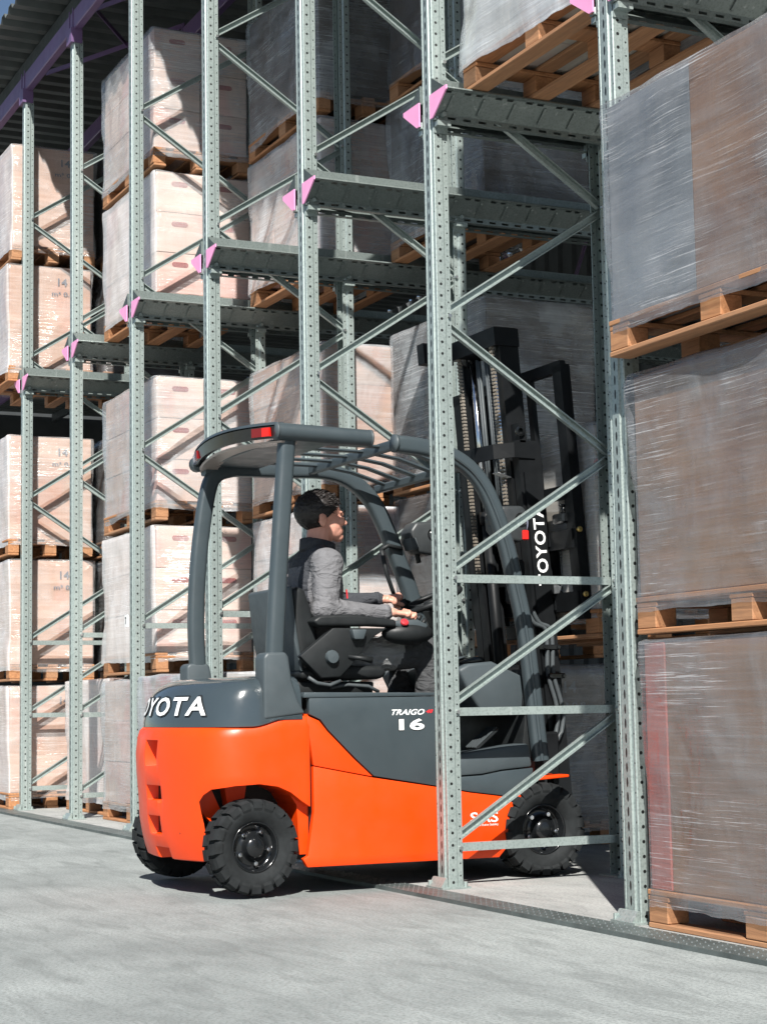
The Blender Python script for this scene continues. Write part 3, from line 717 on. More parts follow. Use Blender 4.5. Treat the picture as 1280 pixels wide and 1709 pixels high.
text('lettering', 'TOYOTA', M['letshade'], cap, None or (0, 0, 0), (1, 0, 0), (0, 0, 1), TW+.016, .092, .034, fn=lambda x, y: cap_pt(x-(TW+.016)/2, .715+y, .0025), sp=1.12)
text('lettering', 'TOYOTA', M['white'], cap, (0, 0, 0), (1, 0, 0), (0, 0, 1), TW, .078, .022, fn=lambda x, y: cap_pt(x-TW/2, .722+y, .006), sp=1.15)
# side panels ---------------------------------------------------------
def both(f):
    f(XR); f(None)
def panel(name, poly, m, x_out=XR, th=.03, bev=.004, side=1):
    b = MB(); a, c = (x_out-th, x_out) if side > 0 else (mir(x_out), mir(x_out)+th)
    b.prism(poly, 0, a, c); o = b.build(name, None)
    mo = o.modifiers.new('b', 'BEVEL'); mo.width = bev; mo.segments = 2; mo.limit_method = 'ANGLE'; mo.angle_limit = math.radians(30)
    r = evald(o, name, m, None, True, 35)
    for v in r.data.vertices: v.co -= Vector((XC, 0, 0))
    r.parent = fk; return r
skirt = [(-.512, .145), (-.535, .135), (-.515, .10), (.375, .095), (.41, .13), (.452, .322), (.40, .352), (.24, .374), (.079, .404), (-.217, .453), (-.484, .507), (-.484, .322)]
swoosh = [(-.512, .716), (-.455, .692), (-.42, .650), (-.30, .532), (-.215, .4565), (-.484, .5105)]
greyp = [(-.50, .79), (.135, .785), (.135, .40), (.079, .4085), (-.210, .4585), (-.296, .536), (-.416, .654), (-.45, .697), (-.50, .72)]
for s in (1, -1):
    p = panel('side_skirt', skirt, M['orange'], side=s); panel('side_swoosh', swoosh, M['orange'], side=s)
    g = panel('side_panel', greyp, M['grey'], side=s)
    if s == 1: sk, gp = p, g
    panel('step_panel', [(.139, .398), (.24, .378), (.40, .356), (.452, .328), (.50, .40), (.553, .45), (.553, .47), (.40, .46), (.30, .445), (.139, .44)], M['grey'], side=s)
    panel('front_box', [(.139, .444), (.30, .449), (.40, .464), (.55, .474), (.535, .575), (.44, .568), (.24, .545), (.139, .53)], M['greybox'], side=s, th=.13, bev=.012)
    panel('sill', [(-.525, .797), (-.52, .81), (.20, .80), (.20, .788), (-.525, .787)], M['grey'], side=s, th=.05, x_out=XR+.004)
    fp = panel('front_fender', [(.452, .322), (.475, .322), (.515, .385), (.575, .415), (.735, .424), (.735, .436), (.57, .43), (.50, .405)], M['orange'], side=s, th=.16)
    panel('step_tread', [(.14, .362), (.235, .35), (.235, .356), (.14, .368)], M['black'], side=s, x_out=XR+.003, th=.02) if False else None
text('model_lettering', 'TRAIGO', M['white'], gp, (XR+.001, -.125, .709), (0, 1, 0), (0, 0, 1), .155, .024, .02, .35)
text('model_lettering', '48', M['red'], gp, (XR+.001, .036, .715), (0, 1, 0), (0, 0, 1), .034, .016, .03, .35)
text('model_lettering', '16', M['letshade'], gp, (XR+.0006, -.095, .642), (0, 1, 0), (0, 0, 1), .126, .055, .035)
text('model_lettering', '16', M['white'], gp, (XR+.0016, -.092, .6455), (0, 1, 0), (0, 0, 1), .120, .048, .03)
text('side_lettering', 'SAS', M['white'], sk, (XR+.001, .238, .246), (0, 1, 0), (0, 0, 1), .135, .044, .010)
text('side_lettering', 'System of Active Stability', M['white'], sk, (XR+.001, .236, .229), (0, 1, 0), (0, 0, 1), .137, .012, .004)
# chassis core, floor, hood under seat
b = MB(); b.box((XL+.035, -.49, .12), (XR-.035, .12, .78)).box((XL+.035, .12, .12), (XR-.035, .40, .44)).box((XL+.2, .40, .10), (XR-.2, .74, .42)).box((XL+.26, -.97, .24), (XR-.26, -.5, .46)).box((XL+.04, -.50, .7), (XR-.04, -.44, .80)); b.build('chassis', M['black'], fk)
b = MB()
for s in (-1, 1):
    X = XC+s*.30
    MB().prism([(-.93, .43), (-.86, .43), (-.80, .30), (-.84, .27), (-.90, .33)], 0, X-.02, X+.02).build('wheel_arch_bracket', M['orange'], fk)
    MB().prism([(-.80, .44), (-.70, .44), (-.72, .33), (-.78, .33)], 0, X-.10, X+.02).build('wheel_arch_bracket', M['orange'], fk)
    MB().prism([(-.60, .44), (-.49, .44), (-.49, .15), (-.53, .15), (-.54, .35)], 0, X-.12, X+.17).build('wheel_arch_bracket', M['orange'], fk)
b = MB(); b.box((XL+.14, -.78, .16), (XR-.14, -.70, .22), ch=.01).cyl((XC-.42, -.74, .19), (XC+.42, -.74, .19), .03).cyl((XC+.33, -.74, .1), (XC+.33, -.74, .30), .03).cyl((XC-.33, -.74, .1), (XC-.33, -.74, .30), .03); b.build('rear_axle', M['blacksteel'], fk)
# wheels ---------------------------------------------------------------
def wheel(cx, cy, r, w, s, nlug, yaw=0.):
    t = bpy.data.objects.new('wheel', None); C.objects.link(t); t.parent = fk; t.location = Vector((cx, cy, r))-Vector((XC, 0, 0)); t.rotation_euler = (0, 0, yaw)
    hw = w/2; rr = r-.013
    b = MB(); b.lathe((0, 0, 0), (s, 0, 0), [(.50*r, hw*.62), (.56*r, hw*.80), (.70*r, hw*.98), (.84*r, hw), (rr-.012, hw*.95), (rr, hw*.80), (rr+.001, 0), (rr, -hw*.8), (rr-.012, -hw*.95), (.84*r, -hw), (.70*r, -hw*.98), (.5*r, -hw*.6)], 56)
    for k in range(nlug):
        for q in (1, -1):
            a = 2*math.pi*(k+(.5 if q < 0 else 0))/nlug; da = math.pi/nlug*.74
            def pt(an, rad, ox): return (ox*s, rad*math.sin(an), rad*math.cos(an))
            sk_ = .05*q
            secs = [(r-.0005, .10, -.5), (r, .72, .0), (r-.008, 1.0, .5), (r-.034, 1.045, .5)]
            vs = []
            for rad, ox, tw in secs:
                for e in (-1, 1): vs.append(pt(a+e*da+sk_*(tw), rad, q*hw*ox)); vs.append(pt(a+e*da+sk_*(tw), rad-.016, q*hw*(ox-.08 if ox > .9 else ox)))
            fs = []
            for i in range(3):
                o = i*4; fs += [(o, o+2, o+6, o+4), (o+1, o+5, o+7, o+3), (o, o+4, o+5, o+1), (o+2, o+3, o+7, o+6)]
            fs += [(0, 1, 3, 2), (12, 14, 15, 13)]
            b.add(vs, fs)
    me = b.mesh('tyre'); newobj('tyre', me, M['rubber'], t)
    b = MB(); R0 = .53*r
    b.lathe((0, 0, 0), (s, 0, 0), [(R0, hw*.60), (R0*1.0, hw*.78), (R0*.94, hw*.74), (R0*.90, hw*.35), (R0*.82, hw*.22), (R0*.62, hw*.28), (R0*.45, hw*.42), (R0*.42, hw*.75), (R0*.36, hw*.86), (R0*.2, hw*.93), (.001, hw*.95)], 40)
    newobj('rim', b.mesh('rim'), M['blackgloss'], t)
    for k in range(5):
        a = 2*math.pi*k/5+.5; c = Vector((0, math.sin(a)*R0*.66, math.cos(a)*R0*.66))
        nb = MB(); nb.cyl(c+Vector((s*hw*.24, 0, 0)), c+Vector((s*hw*.52, 0, 0)), .0095, 6, False).cyl(c+Vector((s*hw*.5, 0, 0)), c+Vector((s*hw*.60, 0, 0)), .005, 6, False)
        newobj('wheel_nut', nb.mesh('wheel_nut'), M['chrome'], t)
    return t
wheel(-1.615, -.742, .192, .13, 1, 20, math.radians(4)); wheel(mir(-1.615), -.742, .192, .13, -1, 20, math.radians(4))
wheel(-1.625, .605, .203, .15, 1, 22); wheel(mir(-1.625), .605, .203, .15, -1, 22)
# overhead guard -------------------------------------------------------
gd = bpy.data.objects.new('overhead_guard', None); C.objects.link(gd); gd.parent = fk
G1 = rrect(.062, .070, .02, 4)
def gsweep(name, path, prof=G1, side=(1, 0, 0), m='grey', smooth_path=True, scales=None):
    if smooth_path and len(path) > 2:
        P3 = [Vector(p) for p in path]; o = []
        for i in range(len(P3)-1):
            p0, p1, p2, p3 = P3[max(i-1, 0)], P3[i], P3[i+1], P3[min(i+2, len(P3)-1)]
            for k in range(5):
                t = k/5; o.append(.5*((2*p1)+(-p0+p2)*t+(2*p0-5*p1+4*p2-p3)*t*t+(-p0+3*p1-3*p2+p3)*t**3))
        path = o+[P3[-1]]; scales = None
    return MB().sweep(path, prof, side=side, smooth=True, scales=scales).build(name, M[m], gd, 40)
gsweep('rear_post', [(-1.605, -.635, .94), (-1.605, -.612, 1.3), (-1.607, -.568, 1.862)])
pbase = MB().prism([(-.70, .70), (-.70, .955), (-.685, .975), (-.60, .975), (-.588, .955), (-.575, .86), (-.548, .775), (-.515, .722)], 0, -1.662, -1.556).build('q', None)
for s in (1, -1):
    o = pbase if s == 1 else MB().prism([(-.70, .70), (-.70, .94), (-.685, .955), (-.60, .955), (-.588, .94), (-.575, .86), (-.548, .775), (-.515, .722)], 0, mir(-1.556), mir(-1.662)).build('q', None)
    mo = o.modifiers.new('b', 'BEVEL'); mo.width = .014; mo.segments = 3; mo.limit_method = 'ANGLE'
    o = evald(o, 'post_base', M['greybox'], None, True, 40)
    for v in o.data.vertices: v.co -= Vector((XC, 0, 0))
    o.parent = gd
gsweep('rear_post', [(-2.53, -.635, .90), (-2.53, -.645, 1.15), (-2.53, -.628, 1.45), (-2.53, -.585, 1.74), (-2.53, -.54, 1.83), (-2.53, -.45, 1.862)], rrect(.062, .072, .018, 4))
# side tubes and bent front pillars
TB = circ(.036, 14); T2 = circ(.031, 12)
gsweep('roof_tube', [(-1.575, -.625, 1.893), (-1.575, -.20, 1.882)], TB)
b = MB()
for y, z in ((-.627, 1.893), (-.198, 1.8815)): b.cyl((-1.575, y-.004, z), (-1.575, y+.004, z), .0385, 16)
b.build('tube_cap', M['greybox'], gd)
gsweep('front_pillar', [(-1.585, -.075, 1.868), (-1.585, .06, 1.858), (-1.585, .19, 1.828), (-1.585, .295, 1.765), (-1.585, .375, 1.66), (-1.585, .452, 1.466), (-1.585, .50, 1.27), (-1.585, .542, 1.073), (-1.585, .575, .80), (-1.585, .605, .50)], rrect(.055, .072, .018, 4))
gsweep('pillar_rib', [(-1.556, .19, 1.822), (-1.556, .287, 1.757), (-1.556, .366, 1.652), (-1.556, .443, 1.463), (-1.556, .491, 1.27), (-1.556, .533, 1.073), (-1.556, .566, .80), (-1.556, .597, .50)], circ(.009, 8))
MB().cyl((-1.585, -.082, 1.8685), (-1.585, -.070, 1.868), .040, 16).build('tube_cap', M['greybox'], gd)
gsweep('front_pillar', [(-2.54, -.60, 1.862), (-2.54, -.20, 1.868), (-2.52, .0, 1.868), (-2.52, .14, 1.828), (-2.52, .25, 1.735), (-2.52, .325, 1.60), (-2.52, .385, 1.45), (-2.52, .455, 1.27), (-2.52, .52, 1.0), (-2.52, .60, .5)], rrect(.07, .075, .018, 4))
# rear transom, bulging backwards
def arcpts(z, dy=0., n=13, x0=-1.585, x1=-2.575, bulge=.075): return [(x0+(x1-x0)*i/(n-1), -.612+dy-bulge*math.sin(math.pi*i/(n-1))**.8, z+.022*math.sin(math.pi*i/(n-1))) for i in range(n)]
MB().sweep(arcpts(1.892), [(-.028, -.012), (.022, -.02), (.034, -.004), (.030, .012), (-.024, .012)], side=(0, 0, 1), smooth=True).build('rear_transom', M['blackgloss'], gd, 35)
MB().sweep(arcpts(1.926), [(-.006, -.022), (.006, -.018), (.008, .03), (-.006, .03)], side=(0, 0, 1), smooth=True).build('transom_lip', M['grey'], gd, 35)
MB().sweep(arcpts(1.850, .05), [(-.004, -.04), (.004, -.045), (.004, .04), (-.004, .04)], side=(0, 0, 1), smooth=True).build('under_tray', M['reflector'], gd, 35)
a = arcpts(1.892, -.014, 41)
def seg(name, i0, i1, m): MB().sweep(a[i0:i1+1], [(-.019, -.010), (.018, -.012), (.018, .008), (-.019, .008)], side=(0, 0, 1), smooth=True).build(name, M[m], gd, 35)
seg('tail_light', 1, 3, 'redlens'); seg('tail_light', 3, 6, 'reddark'); seg('tail_light_lens', 35, 39, 'clearlens'); seg('tail_light', 33, 35, 'reddark')
b = MB(); b.cyl((-2.61, -.61, 1.885), (-2.55, -.61, 1.885), .037, 14); b.build('tube_cap', M['greybox'], gd)
MB().box((-2.56, -.60, 1.862), (-1.60, -.34, 1.876), ch=.004).build('rear_crossmember', M['grey'], gd)
MB().sweep([(-1.585, -.06, 1.868), (-2.52, -.075, 1.868)], rrect(.045, .03, .008, 3), side=(0, 0, 1)).build('middle_crossmember', M['grey'], gd)
MB().sweep([(-1.585, .27, 1.79), (-2.52, .28, 1.79)], rrect(.04, .03, .008, 3), side=(0, 0, 1)).build('front_crossmember', M['grey'], gd)
for i in range(5):
    xx = -1.75-i*.165
    MB().sweep([(xx, -.35, 1.880), (xx, -.06, 1.876), (xx, .10, 1.852), (xx, .27, 1.80)], rrect(.040, .012, .004, 2), side=(1, 0, 0)).build('roof_slat', M['grey'], gd)
st = MB().box((-1.93, .10, 1.8), (-1.875, .22, 1.8015), Matrix.Translation((0, 0, 0))).build('warning_sticker', M['white'], gd); st.rotation_euler = (math.radians(-17), 0, 0); st.location = (0, -.03+.0, .115)
MB().sweep([(-2.47, .27, 1.49), (-2.47, .31, 1.515), (-2.47, .385, 1.50)], circ(.011, 8), side=(1, 0, 0), smooth=True).sweep([(-2.47, .275, 1.495), (-2.47, .30, 1.38), (-2.47, .345, 1.26), (-2.47, .42, 1.24)], circ(.011, 8), side=(1, 0, 0), smooth=True).build('grab_handle', M['black'], gd)
# seat, armrest --------------------------------------------------------
se = bpy.data.objects.new('seat', None); C.objects.link(se); se.parent = fk
def bprism(name, poly, x0, x1, m, par, bev=.015, seg_=3):
    o = MB().prism(poly, 0, x0, x1).build('q', None); mo = o.modifiers.new('b', 'BEVEL'); mo.width = bev; mo.segments = seg_; mo.limit_method = 'ANGLE'; mo.angle_limit = math.radians(35)
    o = evald(o, name, M[m], None, True, 40)
    for v in o.data.vertices: v.co -= Vector((XC, 0, 0))
    o.parent = par; return o
bprism('cushion', [(-.42, .865), (-.03, .865), (.0, .895), (-.03, .925), (-.2, .925), (-.42, .915)], -2.32, -1.84, 'black', se, .025, 4)
bprism('backrest', [(-.40, .89), (-.335, .90), (-.315, 1.0), (-.35, 1.15), (-.385, 1.25), (-.41, 1.27), (-.455, 1.255), (-.44, 1.1), (-.42, .95)], -2.31, -1.85, 'black', se, .025, 4)
bprism('seat_shell', [(-.42, .90), (-.455, 1.06), (-.475, 1.26), (-.455, 1.272), (-.435, 1.08), (-.405, .90)], -2.31, -1.835, 'greybox', se, .008, 2)
bprism('suspension', [(-.42, .79), (-.06, .79), (-.05, .855), (-.42, .86)], -2.27, -1.88, 'black', se, .01, 2)
MB().sweep([(-1.80, -.40, .875), (-1.80, -.36, .85), (-1.80, -.30, .84), (-1.80, -.25, .86)], circ(.009, 8), side=(1, 0, 0), smooth=True).sweep([(-1.84, -.28, .83), (-1.84, -.2, .842), (-1.84, -.1, .835), (-1.84, -.05, .81)], circ(.008, 8), side=(1, 0, 0), smooth=True).build('seat_cable', M['hose'], se)
bprism('armrest', [(-.385, 1.115), (-.35, 1.138), (-.2, 1.145), (.01, 1.122), (.012, 1.09), (-.1, 1.095), (-.36, 1.092)], -1.865, -1.775, 'black', se, .012, 3)
bprism('arm_bracket', [(-.445, .965), (-.29, 1.085), (-.03, 1.085), (-.10, 1.045), (-.20, .93), (-.26, .875), (-.345, .87)], -1.82, -1.78, 'black', se, .006, 2)
bprism('lever_stub', [(-.215, 1.078), (-.145, 1.078), (-.16, 1.035), (-.205, 1.035)], -1.785, -1.745, 'greybox', se, .006, 2)
MB().lathe((-1.78, -.30, .96), (1, 0, 0), [(.030, 0), (.031, .01), (.026, .022), (.001, .024)], 12).build('adjuster_knob', M['greybox'], se, 30)
MB().sweep([(-1.78, -.22, .962), (-1.76, -.17, .955), (-1.755, -.12, .945)], circ(.010, 8), side=(1, 0, 0), smooth=True, scales=[.8, 1, 1.5]).build('seat_lever', M['black'], se)
def ell(b, c, r, n=18, m=12, fn=None):
    vs = []; c = Vector(c)
    for j in range(m+1):
        th = math.pi*j/m
        for i in range(n):
            ph = 2*math.pi*i/n; d = Vector((math.sin(th)*math.cos(ph), math.sin(th)*math.sin(ph), math.cos(th)))
            if j in (0, m): d += Vector((math.cos(ph), math.sin(ph), 0))*.003
            k = fn(d) if fn else 1
            vs.append(c+Vector((d.x*r[0], d.y*r[1], d.z*r[2]))*k)
    fs = [(j*n+i, j*n+(i+1) % n, (j+1)*n+(i+1) % n, (j+1)*n+i) for j in range(m) for i in range(n)]+[tuple(range(n-1, -1, -1)), tuple(m*n+i for i in range(n))]
    b.add(vs, fs, True); return b
b = MB(); ell(b, (-1.83, .09, 1.065), (.062, .125, .052), 20, 12); b.build('control_pod', M['black'], se)
bprism('control_pod_top', [(-.01, 1.095), (0, 1.118), (.12, 1.125), (.175, 1.10), (.16, 1.08)], -1.875, -1.785, 'greybox', se, .01, 2)
MB().lathe((-1.783, .052, 1.108), (.75, 0, .65), [(.018, 0), (.018, .008), (.013, .013), (.001, .014)], 16).build('emergency_stop', M['red'], se, 30)
MB().cyl((-1.83, .14, 1.12), (-1.83, .155, 1.145), .011, 10).cyl((-1.85, .17, 1.10), (-1.85, .19, 1.13), .010, 10).build('lever', M['black'], se)
# steering, dash, pedals
sw = bpy.data.objects.new('steering_wheel', None); C.objects.link(sw); sw.parent = fk
RX = Matrix.Translation((XC-.0, .335, 1.225)) @ Matrix.Rotation(math.radians(24), 4, 'X')
ring = [RX @ Vector((.145*math.cos(2*math.pi*i/40), .145*math.sin(2*math.pi*i/40), 0)) for i in range(41)]
MB().tube(ring, .014, 10).build('rim', M['black'], sw)
b = MB()
for a in (90, 210, 330): b.tube([RX @ Vector((0, 0, -.02)), RX @ Vector((.143*math.cos(math.radians(a)), .143*math.sin(math.radians(a)), 0))], .011, 8)
b.cyl(RX @ Vector((0, 0, -.045)), RX @ Vector((0, 0, .005)), .035); b.build('spoke', M['black'], sw)
MB().cyl(RX @ Vector((-.125, -.075, .0)), RX @ Vector((-.125, -.075, .045)), .02).build('spinner_knob', M['black'], sw)
MB().sweep([(XC, .345, 1.19), (XC, .42, 1.02), (XC, .48, .85)], rrect(.09, .08, .02, 3), side=(1, 0, 0)).build('steering_column', M['black'], fk)
bprism('dashboard', [(.25, .90), (.30, .925), (.42, .935), (.50, .90), (.575, .868), (.585, .72), (.36, .715), (.30, .80)], -2.46, -1.66, 'greybox', fk, .015, 3)
bprism('display', [(.285, .932), (.37, .958), (.405, .955), (.42, .936), (.30, .925)], -2.0, -1.72, 'blackgloss', fk, .004, 2)
bprism('display_screen', [(.30, .9415), (.365, .9605), (.367, .9625), (.30, .944)], -1.95, -1.78, 'greybox', fk, .0004, 1)
b = MB()
for i in range(6): b.box((-1.84+i*.016, .36, .60), (-1.832+i*.016, .50, .606), Matrix.Translation((0, .0, .0)) @ Matrix.Translation((0, .43, .6)) @ Matrix.Rotation(math.radians(38), 4, 'X') @ Matrix.Translation((0, -.43, -.6)))
b.build('pedal', M['hose'], fk); MB().box((-1.85, .36, .588), (-1.75, .5, .598), Matrix.Translation((0, .43, .6)) @ Matrix.Rotation(math.radians(38), 4, 'X') @ Matrix.Translation((0, -.43, -.6))).build('pedal_plate', M['black'], fk)
bprism('front_bulkhead', [(.52, .43), (.60, .43), (.62, .90), (.58, .90)], XL+.05, XR-.06, 'black', fk, .01, 2)
b = MB().prism([(.50, .46), (.56, .46), (.53, .72), (.49, .72)], 0, -2.545, -2.49); b.build('inner_pillar_foot', M['grey'], fk)
# work lights
def worklight(c, s):
    t = bpy.data.objects.new('work_light', None); C.objects.link(t); t.parent = fk; x, y, z = c
    bprism('housing', [(y-.075, z+.03), (y-.045, z+.072), (y+.06, z+.075), (y+.08, z+.05), (y+.08, z-.07), (y+.045, z-.09), (y-.03, z-.08), (y-.07, z-.03)], x-.065, x+.06, 'lampbody', t, .016, 3)
    MB().lathe((x+.061, y+.045, z+.012), (1, 0, 0), [(.030, -.004), (.031, .004), (.024, .0), (.020, -.002), (.010, .006), (.001, .007)], 16).build('swivel_bolt', M['blackgloss'], t, 40)
    MB().box((x+.040, y+.050, z-.078), (x+.066, y+.082, z-.035), ch=.004).build('red_marker', M['redlens'], t)
    bprism('indicator', [(y-.085, z-.01), (y-.05, z-.005), (y-.035, z-.06), (y-.07, z-.068)], x-.02, x+.07, 'hose', t, .006, 2)
    MB().lathe((x, y+.082, z), (0, 1, 0), [(.05, -.004), (.052, .004), (.04, .003), (.001, .006)], 20).build('lens', M['clearlens'], t, 40)
    MB().sweep([(x, y-.02, z-.06), (x+.01*s, y, z-.12)], circ(.012, 6), side=(1, 0, 0)).build('arm', M['black'], t)
worklight((-1.64, .49, 1.545), 1); worklight((-2.46, .475, 1.555), -1)
# mast -----------------------------------------------------------------
ma = bpy.data.objects.new('mast', None); C.objects.link(ma); ma.parent = fk
def my(z, off=0.): return .80-.078*z+off
def bar(name, x0, x1, z0, z1, o0, o1, m='blacksteel', par=None, b=None):
    bb = b or MB(); v = []
    for z in (z0, z1):
        for x, o in ((x0, o0), (x1, o0), (x1, o1), (x0, o1)): v.append((x, my(z, o), z))
    bb.add(v, [(0, 3, 2, 1), (4, 5, 6, 7), (0, 1, 5, 4), (1, 2, 6, 5), (2, 3, 7, 6), (3, 0, 4, 7)])
    return bb if b else bb.build(name, M[m], par or ma)
def chansec(name, x, z0, z1, s, wd=.05, dp=.10, o=0., web=.014):
    b = MB(); bar('', min(x, x-s*web), max(x, x-s*web), z0, z1, o, o+dp, b=b)
    for q in (o, o+dp-web): bar('', min(x-s*web, x-s*wd), max(x-s*web, x-s*wd), z0, z1, q, q+web, b=b)
    return b.build(name, M['blacksteel'], ma)
for s in (1, -1):
    X = lambda v: v if s > 0 else mir(v)
    chansec('outer_channel', X(-1.80), .12, 1.95, s, .055, .115, .005)
    chansec('inner_channel', X(-1.872), .22, 2.47, s, .05, .10, .0)
    bar('outer_flange', min(X(-1.80), X(-1.785)), max(X(-1.80), X(-1.785)), .3, 1.80, .02, .105)
    b = MB(); b.cyl((X(-1.965), my(.45, .03), .45), (X(-1.965), my(1.62, .03), 1.62), .027, 14).cyl((X(-1.965), my(1.60, .03), 1.60), (X(-1.965), my(1.66, .03), 1.66), .033, 14); b.build('lift_cylinder', M['blacksteel'], ma)
    MB().cyl((X(-1.965), my(1.6, .03), 1.6), (X(-1.965), my(2.37, .03), 2.37), .016, 12).build('lift_rod', M['chrome'], ma)
    b = MB(); z = 1.35
    while z < 2.40:
        for q in (-1, 1): bar('', X(-1.918)+q*.007-.002, X(-1.918)+q*.007+.002, z, z+.0105, -.026, -.008, b=b)
        bar('', X(-1.918)-.010, X(-1.918)+.010, z+.004, z+.010, -.022, -.012, b=b); z += .0165
    c = b.build('lift_chain', M['chain'], ma); c['kind'] = 'stuff'
    MB().cyl((X(-1.918)-.012, my(2.405, .03), 2.405), (X(-1.918)+.012, my(2.405, .03), 2.405), .042, 18).build('chain_wheel', M['blackgloss'], ma)
    MB().tube([(X(-2.03), my(1.5, .02), 1.5), (X(-2.03), my(2.38, .02), 2.38)], .008, 8).tube([(X(-2.05), my(1.5, .02), 1.5), (X(-2.05), my(2.37, .02), 2.37)], .008, 8).build('mast_hose', M['hose'], ma)
bar('top_crosshead', mir(-1.86), -1.86, 2.40, 2.485, -.03, .10)
bar('crosshead_ear', -2.45, -2.38, 2.40, 2.50, -.13, .03)
bar('mast_brace', mir(-1.87), -1.87, 1.30, 1.38, .06, .10); bar('lower_brace', mir(-1.80), -1.80, .35, .47, .08, .11)
MB().sweep([(-1.80, my(1.90, .09), 1.90), (-1.795, my(1.9, -.02), 1.902), (-1.84, my(1.9, -.10), 1.895), (-1.95, my(1.9, -.135), 1.89), (-2.21, my(1.9, -.135), 1.89), (-2.32, my(1.9, -.10), 1.895), (-2.365, my(1.9, -.02), 1.9), (-2.36, my(1.9, .09), 1.9)], [(-.034, -.006), (.034, -.006), (.034, .006), (-.034, .006)], side=(0, 0, 1)).build('mast_stay', M['blacksteel'], ma)
b = MB(); bar('', -1.93, -1.80, 1.94, 2.03, .02, .05, b=b); b.build('lug_plate', M['blacksteel'], ma)
MB().lathe((-1.80, my(1.99, .02), 1.99), (1, 0, 0), [(.022, 0), (.024, .012), (.014, .014), (.012, .0)], 16).build('lifting_eye', M['blackgloss'], ma, 40)
text('lettering', 'TOYOTA', M['white'], ma, (-1.784, my(1.29, .098), 1.285), (0, -.078, 1), (0, -1, -.078), .37, .058, .025, sp=1.12)
# carriage and load backrest
ca = bpy.data.objects.new('fork_carriage', None); C.objects.link(ca); ca.parent = fk
for x, zt in ((-1.60, 2.27), (-1.86, 2.25), (-2.08, 2.25), (-2.30, 2.25), (-2.56, 2.27)):
    w = .036 if zt > 2.26 else .02
    bar('backrest_bar', x-w, x+w, 1.12, zt, .125, .175 if zt > 2.26 else .15, par=ca)
bar('backrest_rail', -2.6, -1.565, 2.235, 2.285, .125, .155, par=ca); bar('backrest_rail', -2.56, -1.6, 1.665, 1.725, .125, .150, par=ca)
for z in (1.16, 1.44): bar('carriage_bar', -2.56, -1.585, z, z+.085, .115, .165, par=ca)
for z in (1.49, 1.20):
    MB().cyl((-1.78, my(z, .145), z), (-1.63, my(z, .145), z), .024, 16).build('sideshift_cylinder', M['chrome'], ca)
    MB().cyl((-1.93, my(z, .145), z), (-1.79, my(z, .145), z), .034, 14).box((-1.80, my(z, .112), z-.034), (-1.775, my(z, .18), z+.034), ch=.004).build('cylinder_head', M['blackgloss'], ca)
    MB().lathe((-1.562, my(z, .15)-.012, z+.03), (1, 0, 0), [(.013, 0), (.013, .012), (.007, .013), (.001, .013)], 8).build('brass_nipple', M['brass'], ca)
MB().box((-1.72, my(1.6, .10), 1.555), (-1.62, my(1.6, .15), 1.60), ch=.008).cyl((-1.66, my(1.6, .13), 1.6), (-1.66, my(1.6, .13), 1.635), .014, 8).cyl((-1.645, my(1.6, .10), 1.635), (-1.675, my(1.6, .16), 1.640), .006, 6).build('valve_block', M['blackgloss'], ca)
for x in (-1.85, -2.31):
    b = MB(); bar('', x-.045, x+.045, 1.055, 1.50, .17, .20, b=b); b.box((x-.045, my(1.07, .19), 1.052), (x+.045, 1.60, 1.082)); b.build('fork', M['blacksteel'], ca)
# hoses at the mast foot
for k, dx in enumerate((0, .028)):
    pth = [(-1.77, .665+dx, 1.165), (-1.77, .70+dx, 1.11), (-1.77, .755+dx, 1.085), (-1.77, .765+dx, 1.0), (-1.77, .765+dx, .88), (-1.77, .80+dx, .76), (-1.77, .812+dx, .68), (-1.77, .79+dx, .60), (-1.77, .735+dx, .545), (-1.77, .69+dx, .51)]
    P3 = [Vector(p) for p in pth]; o = []
    for i in range(len(P3)-1):
        p0, p1, p2, p3 = P3[max(i-1, 0)], P3[i], P3[i+1], P3[min(i+2, len(P3)-1)]
        for q in range(4): t = q/4; o.append(.5*((2*p1)+(-p0+p2)*t+(2*p0-5*p1+4*p2-p3)*t*t+(-p0+3*p1-3*p2+p3)*t**3))
    MB().tube(o+[P3[-1]], .0105, 8).build('hydraulic_hose', M['hose'], fk)
    MB().cyl(P3[-1]+Vector((0, .02, .02)), P3[-1]+Vector((0, -.03, -.025)), .014, 8).build('hose_fitting', M['chrome'], fk)
for y, z in ((.765, 1.0), (.79, .87)): MB().box((-1.79, y-.03, z-.012), (-1.755, y+.06, z+.012), ch=.004).cyl((-1.757, y-.02, z), (-1.748, y-.02, z), .008, 6, False).cyl((-1.757, y+.05, z), (-1.748, y+.05, z), .008, 6, False).build('hose_clamp', M['blackgloss'], fk)
MB().box((-1.90, .62, .42), (-1.74, .80, .62), ch=.01).build('tilt_cylinder_mount', M['blacksteel'], fk)
MB().box((-1.86, .60, 1.2), (-1.80, .68, 1.4), ch=.01).build('hose_manifold', M['blacksteel'], fk)

